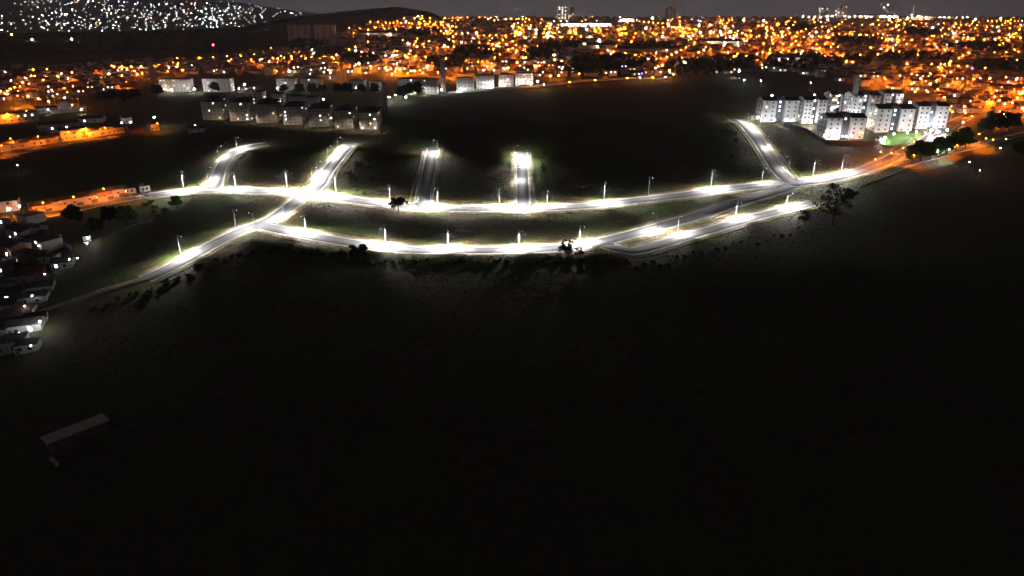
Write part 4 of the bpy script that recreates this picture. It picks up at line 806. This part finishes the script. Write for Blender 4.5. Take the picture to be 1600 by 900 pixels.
nearl, farl = tl[:205], tl[205:]
zs = {}
for t in nearl:
    p = P(*t[4]); zs.setdefault(zone(p[0]), []).append((p[0], t))
for zn, lst in zs.items():
    for r0 in range(0, len(lst), 20):
        for i, (px, t) in enumerate(sorted(lst[r0:r0 + 20], key=lambda q: q[0])):
            sz = 's' if t[5] < .7 else ('m' if t[5] < 2 else 'l')
            tag(link('street_lamp', LM[t[2] + sz][0 if t[3] > 5 else 1], None, t[4]), '%s town lamp, %s from left in the %s band of the %s town' % ({'sod': 'orange', 'wht': 'white', 'wrm': 'yellow'}[t[2]], ordw(i), ordw(r0 // 20), zn), 'street lamp', 'near lamps of the town')
def lamp_stuff(lst):                                                # (pos, height, colour, intensity, radius)
    sv, sf = sphere(1, 6, 4); sv = np.array(sv); ns = len(sv); V = []; Fc = []; T = []
    pv = np.array([(-.12, -.12, 0), (.12, -.12, 0), (0, .12, 0), (-.12, -.12, 1), (.12, -.12, 1), (0, .12, 1)]); pf = [(0, 1, 4, 3), (1, 2, 5, 4), (2, 0, 3, 5)]; o = 0; mi = []
    for g, h, col, I, r in lst:
        V.append(sv * r + np.array([g.x, g.y, g.z + h])); Fc += [tuple(i + o for i in f) for f in sf]; mi += [1] * len(sf); o += ns; L = I / (math.pi * r * r); T += [(col[0] * L, col[1] * L, col[2] * L, 1)] * ns
        V.append(pv * np.array([1, 1, h]) + np.array([g.x, g.y, g.z])); Fc += [tuple(i + o for i in f) for f in pf]; mi += [0] * 3; o += 6; T += [(0, 0, 0, 1)] * 6
    return npmesh('distant_lamps', np.vstack(V), Fc, [M['metal'], M['glow']], mi, T)
CD = {'sod': SOD, 'wht': LED, 'wrm': WARM}
bigw = []
for _ in range(46):
    x = random.uniform(380, 1600); y = random.uniform(27, 100) if random.random() < .5 else random.uniform(27, 55)
    g = GL(x, y, 9)
    if y > np.interp(x, *zip(*YT)) and y < np.interp(x, *zip(*YB)) and g is not None and g.y < 2900: bigw.append((g, 9, random.choice([LED, (1, .85, .75), (1, .75, .6)]), 1500 * max(.5, g.y / 2000), max(.7, g.y / 1500)))
tag(link('distant_floodlights', lamp_stuff(bigw)), 'large white floodlights scattered over the town', 'lights', kind='stuff')
tag(link('distant_lamps', lamp_stuff([(t[4], t[3], CD[t[2]], IS * (.8 if t[2] == 'sod' else 1.5) * t[5], min(.95, max(.4, t[4].y / 2800)) * (.75 + .25 * t[5])) for t in farl])), 'countless orange and white lamps of the town stretching to the skyline', 'lamps', kind='stuff')
def cutoff_stuff(lst):                                             # lamps whose lens faces straight down: seen from above they show only what they light
    V = []; Fc = []; mi = []; T = []; o = 0
    for g, h, col, I, w in lst:
        L = I / (w * w); V += [(g.x + a * w / 2, g.y + b * w / 2, g.z + h + c) for c in (0, .3) for b in (-1, 1) for a in (-1, 1)]
        Fc += [tuple(o + i for i in f) for f in ((0, 2, 3, 1), (4, 5, 7, 6), (0, 1, 5, 4), (2, 6, 7, 3), (0, 4, 6, 2), (1, 3, 7, 5))]; mi += [1, 0, 0, 0, 0, 0]; T += [(col[0] * L, col[1] * L, col[2] * L, 1)] * 8; o += 8
        V += [(g.x - .1, g.y - .1, g.z), (g.x + .1, g.y - .1, g.z), (g.x, g.y + .1, g.z), (g.x - .1, g.y - .1, g.z + h), (g.x + .1, g.y - .1, g.z + h), (g.x, g.y + .1, g.z + h)]
        Fc += [(o, o + 1, o + 4, o + 3), (o + 1, o + 2, o + 5, o + 4), (o + 2, o, o + 3, o + 5)]; mi += [0] * 3; T += [(0, 0, 0, 1)] * 6; o += 6
    return npmesh('street_and_added_lamps', V, Fc, [M['metal'], M['glow']], mi, T)
cl_ = []  # extra lamps added for orange glow on streets and houses, lens unseen
for x0, x1, y0, y1, n, ps, pw_, pm in REG:
    for _ in range(int(n * ps * 1.0)):
        x = random.uniform(x0, x1); y = random.uniform(y0, y1)
        if y > np.interp(x, *zip(*YB)) or y < np.interp(x, *zip(*YT)) or any(((x - a) / c) ** 2 + ((y - b) / d_) ** 2 < 1 for a, b, c, d_ in DARK): continue
        q = random.randint(1, 4); an = random.gauss(0, .5)
        for i in range(q):
            g = GL(x + i * 9 * math.cos(an), y + i * 3 * math.sin(an), 7)
            if g is not None and g.y < 2900: cl_.append((g, 7.5, (1, .2, .01), random.choice([350, 900, 2400]) * max(1, g.y / 1500), 1.4))
tag(link('street_and_added_lamps', cutoff_stuff(cl_ + radial)), 'radial street lamps and added downward sodium lamps casting orange light over the town', 'lamps', kind='stuff')
# lights on the far slope across the valley, left
fv = []
for x0, x1, y0, y1, n in [(0, 420, 2, 62, 230), (60, 400, 12, 45, 230), (30, 200, -4, 8, 50), (180, 400, 2, 30, 80), (380, 500, 0, 26, 60)]:
    for _ in range(n):
        x = random.uniform(x0, x1); y = random.uniform(y0, y1)
        if y > np.interp(x, [0, 120, 250, 380, 450, 560, 640], [52, 60, 52, 42, 28, 16, 10]): continue
        g = GL(x, y, 10)
        if g is None or g.y < 2400: continue
        s = random.choices([.2, .7, 2.0], [.6, .3, .1])[0]; fv.append((g, 10, random.choices([LED, WARM, SOD], [.86, .09, .05])[0], 430 * s * (g.y / 5000) ** 2, 1.15 * (g.y / 5000) * (.8 + .5 * s)))
for x, y in ((18, 54), (50, 62), (112, 61)):
    g = GL(x, y, 12); 
    if g: fv.append((g, 12, SOD if x == 18 else LED, 900, 1.6))
tag(link('valley_lights', lamp_stuff(fv)), 'countless white lights of the far valley city beyond the wooded ridge', 'lights', kind='stuff')

# ------------------------------------------------------------------ big lit buildings in the town and the works on the skyline
def hall(xl, xr, yb, yt, label, m='white', depth=40, floods=0, kind='whtl', name='warehouse'):
    g = G((xl + xr) / 2, yb); sc = fwd(g) / F; w = (xr - xl) * sc; h = max(5, ztop(g, yt, (xl + xr) / 2) - g.z)
    o = tag(empty(name, g), label, 'warehouse'); link('wall', MB().box(-w / 2, w / 2, 0, depth, -4, h).mesh('wall', M[m]), o); link('roof', MB().prism(-w / 2, w / 2, 0, depth, h + .1, h + 3).mesh('roof', M['roof']), o)
    out = []
    for i in range(floods):
        x = g.x - w / 2 + w * (i + .5) / floods; out.append((Vector((x, g.y - 9, Hs(x, g.y - 9))), 6, LED if i % 3 else WARM, 420 * (g.y / 1500), .9))
    return out
fl = []
fl += hall(876, 955, 43, 36, 'long white flood-lit factory on the skyline below the tower pair', floods=16)
fl += hall(968, 990, 35, 29, 'small blazing white hall on the skyline right of the white factory', floods=7)
fl += hall(1412, 1512, 30, 26, 'long yellowish lit works wall on the right skyline', 'cream', floods=14)
fl += hall(1340, 1402, 29, 24, 'blazing white works hall under the steam plume', floods=12)
fl += hall(560, 628, 58, 51, 'flood-lit sports hall below the orange hillside', 'cream', floods=2)
fl += hall(1100, 1160, 72, 64, 'bright white depot in the middle right of the town', 'cream', floods=3)
fl += hall(965, 1062, 84, 76, 'long dim warehouse roof in the middle of the town', 'cream', floods=0)
fl += hall(1215, 1282, 100, 90, 'low grey warehouse above the dark lot on the right', 'cream', floods=3)
fl += hall(905, 960, 78, 70, 'long pale warehouse in the middle of the town', 'cream', floods=1)
fl += hall(172, 232, 110, 104, 'orange-lit depot at the foot of the dark wooded ridge', 'cream', floods=0)
for x in (178, 190, 205, 220): fl.append((GL(x, 104, 6) or Vector((0, 3000, 0)), 6, SOD, 700, .7))
for x in range(1255, 1340, 9): fl.append((GL(x, 25 + random.uniform(-1, 2), 9), 9, random.choice([LED, WARM]), 900, 1.6))
for x, y, I, n_ in ((1424, 29, 6000, -45), (1377, 30, 9000, -50), (1386, 30, 9000, -46), (1048, 31, 1500, -30), (1287, 29, 1200, -30), (1314, 29, 1200, -30), (884, 31, 900, -30)):  # floods added to light the plume, chimney and skyline towers
    q = G(x, y); q = Vector((q.x, q.y + n_, 0)); q.z = Hs(q.x, q.y); fl.append((q, 9, LED if x != 1048 else WARM, I, 1.7))
fl = [q for q in fl if q[0] is not None]
tag(link('floodlights', lamp_stuff(fl)), 'rows of floodlights before the halls and works, plus added ones for plume and towers', 'lights', kind='stuff')
g = G(1424, 29); h = ztop(g, 7, 1424) - g.z; fx_ = g; ch = tag(empty('chimney', g), 'tall pale works chimney on the right skyline', 'chimney')
link('shaft', MB().tube((0, 0, -3), (0, 0, h), 5.5, 3.8, 14).mesh('shaft', M['white']), ch); link('rim', MB().tube((0, 0, h), (0, 0, h + 1.5), 4.4, 4.4, 14).mesh('rim', M['conc']), ch)
g = G(1385, 30); st = MB(); z1 = ztop(g, 4, 1385) - g.z
for i in range(70):
    t = i / 69; a, b = sphere(1, 7, 5); r = (3.2 + 3.5 * t) * random.uniform(.6, 1.15)
    c = Vector((-15 * t + random.gauss(0, 1.5 + 2.5 * t), random.gauss(0, 3), 4 + z1 * t))
    if t > .72 and random.random() < .5: c.x -= random.uniform(4, 20); r *= .75
    st.add([tuple(c + Vector(p) * r * random.uniform(.85, 1.15)) for p in a], b)
tag(link('steam_plume', st.mesh('steam_plume', M['steam']), None, g), 'white steam plume rising from the works on the right skyline', 'steam', kind='stuff')

# ------------------------------------------------------------------ haze
hz = MB().box(ax[0] - 30, ax[-1] + 30, ay[0] - 30, ay[-1] + 30, ZZ.min() - 6, max(ZZ.max(), 200) + 25).mesh('haze')   # encloses the ground, the camera and everything built
hm = bpy.data.materials.new('haze'); hm.use_nodes = True; t = hm.node_tree; t.nodes.clear(); out = t.nodes.new('ShaderNodeOutputMaterial'); pv = t.nodes.new('ShaderNodeVolumePrincipled')
pv.inputs['Color'].default_value = (.9, .92, 1, 1); pv.inputs['Density'].default_value = 1.25e-4; t.links.new(pv.outputs[0], out.inputs['Volume']); hz.materials.append(hm)
tag(link('haze', hz), 'thin night haze lying over the town and valley', 'haze', kind='stuff')
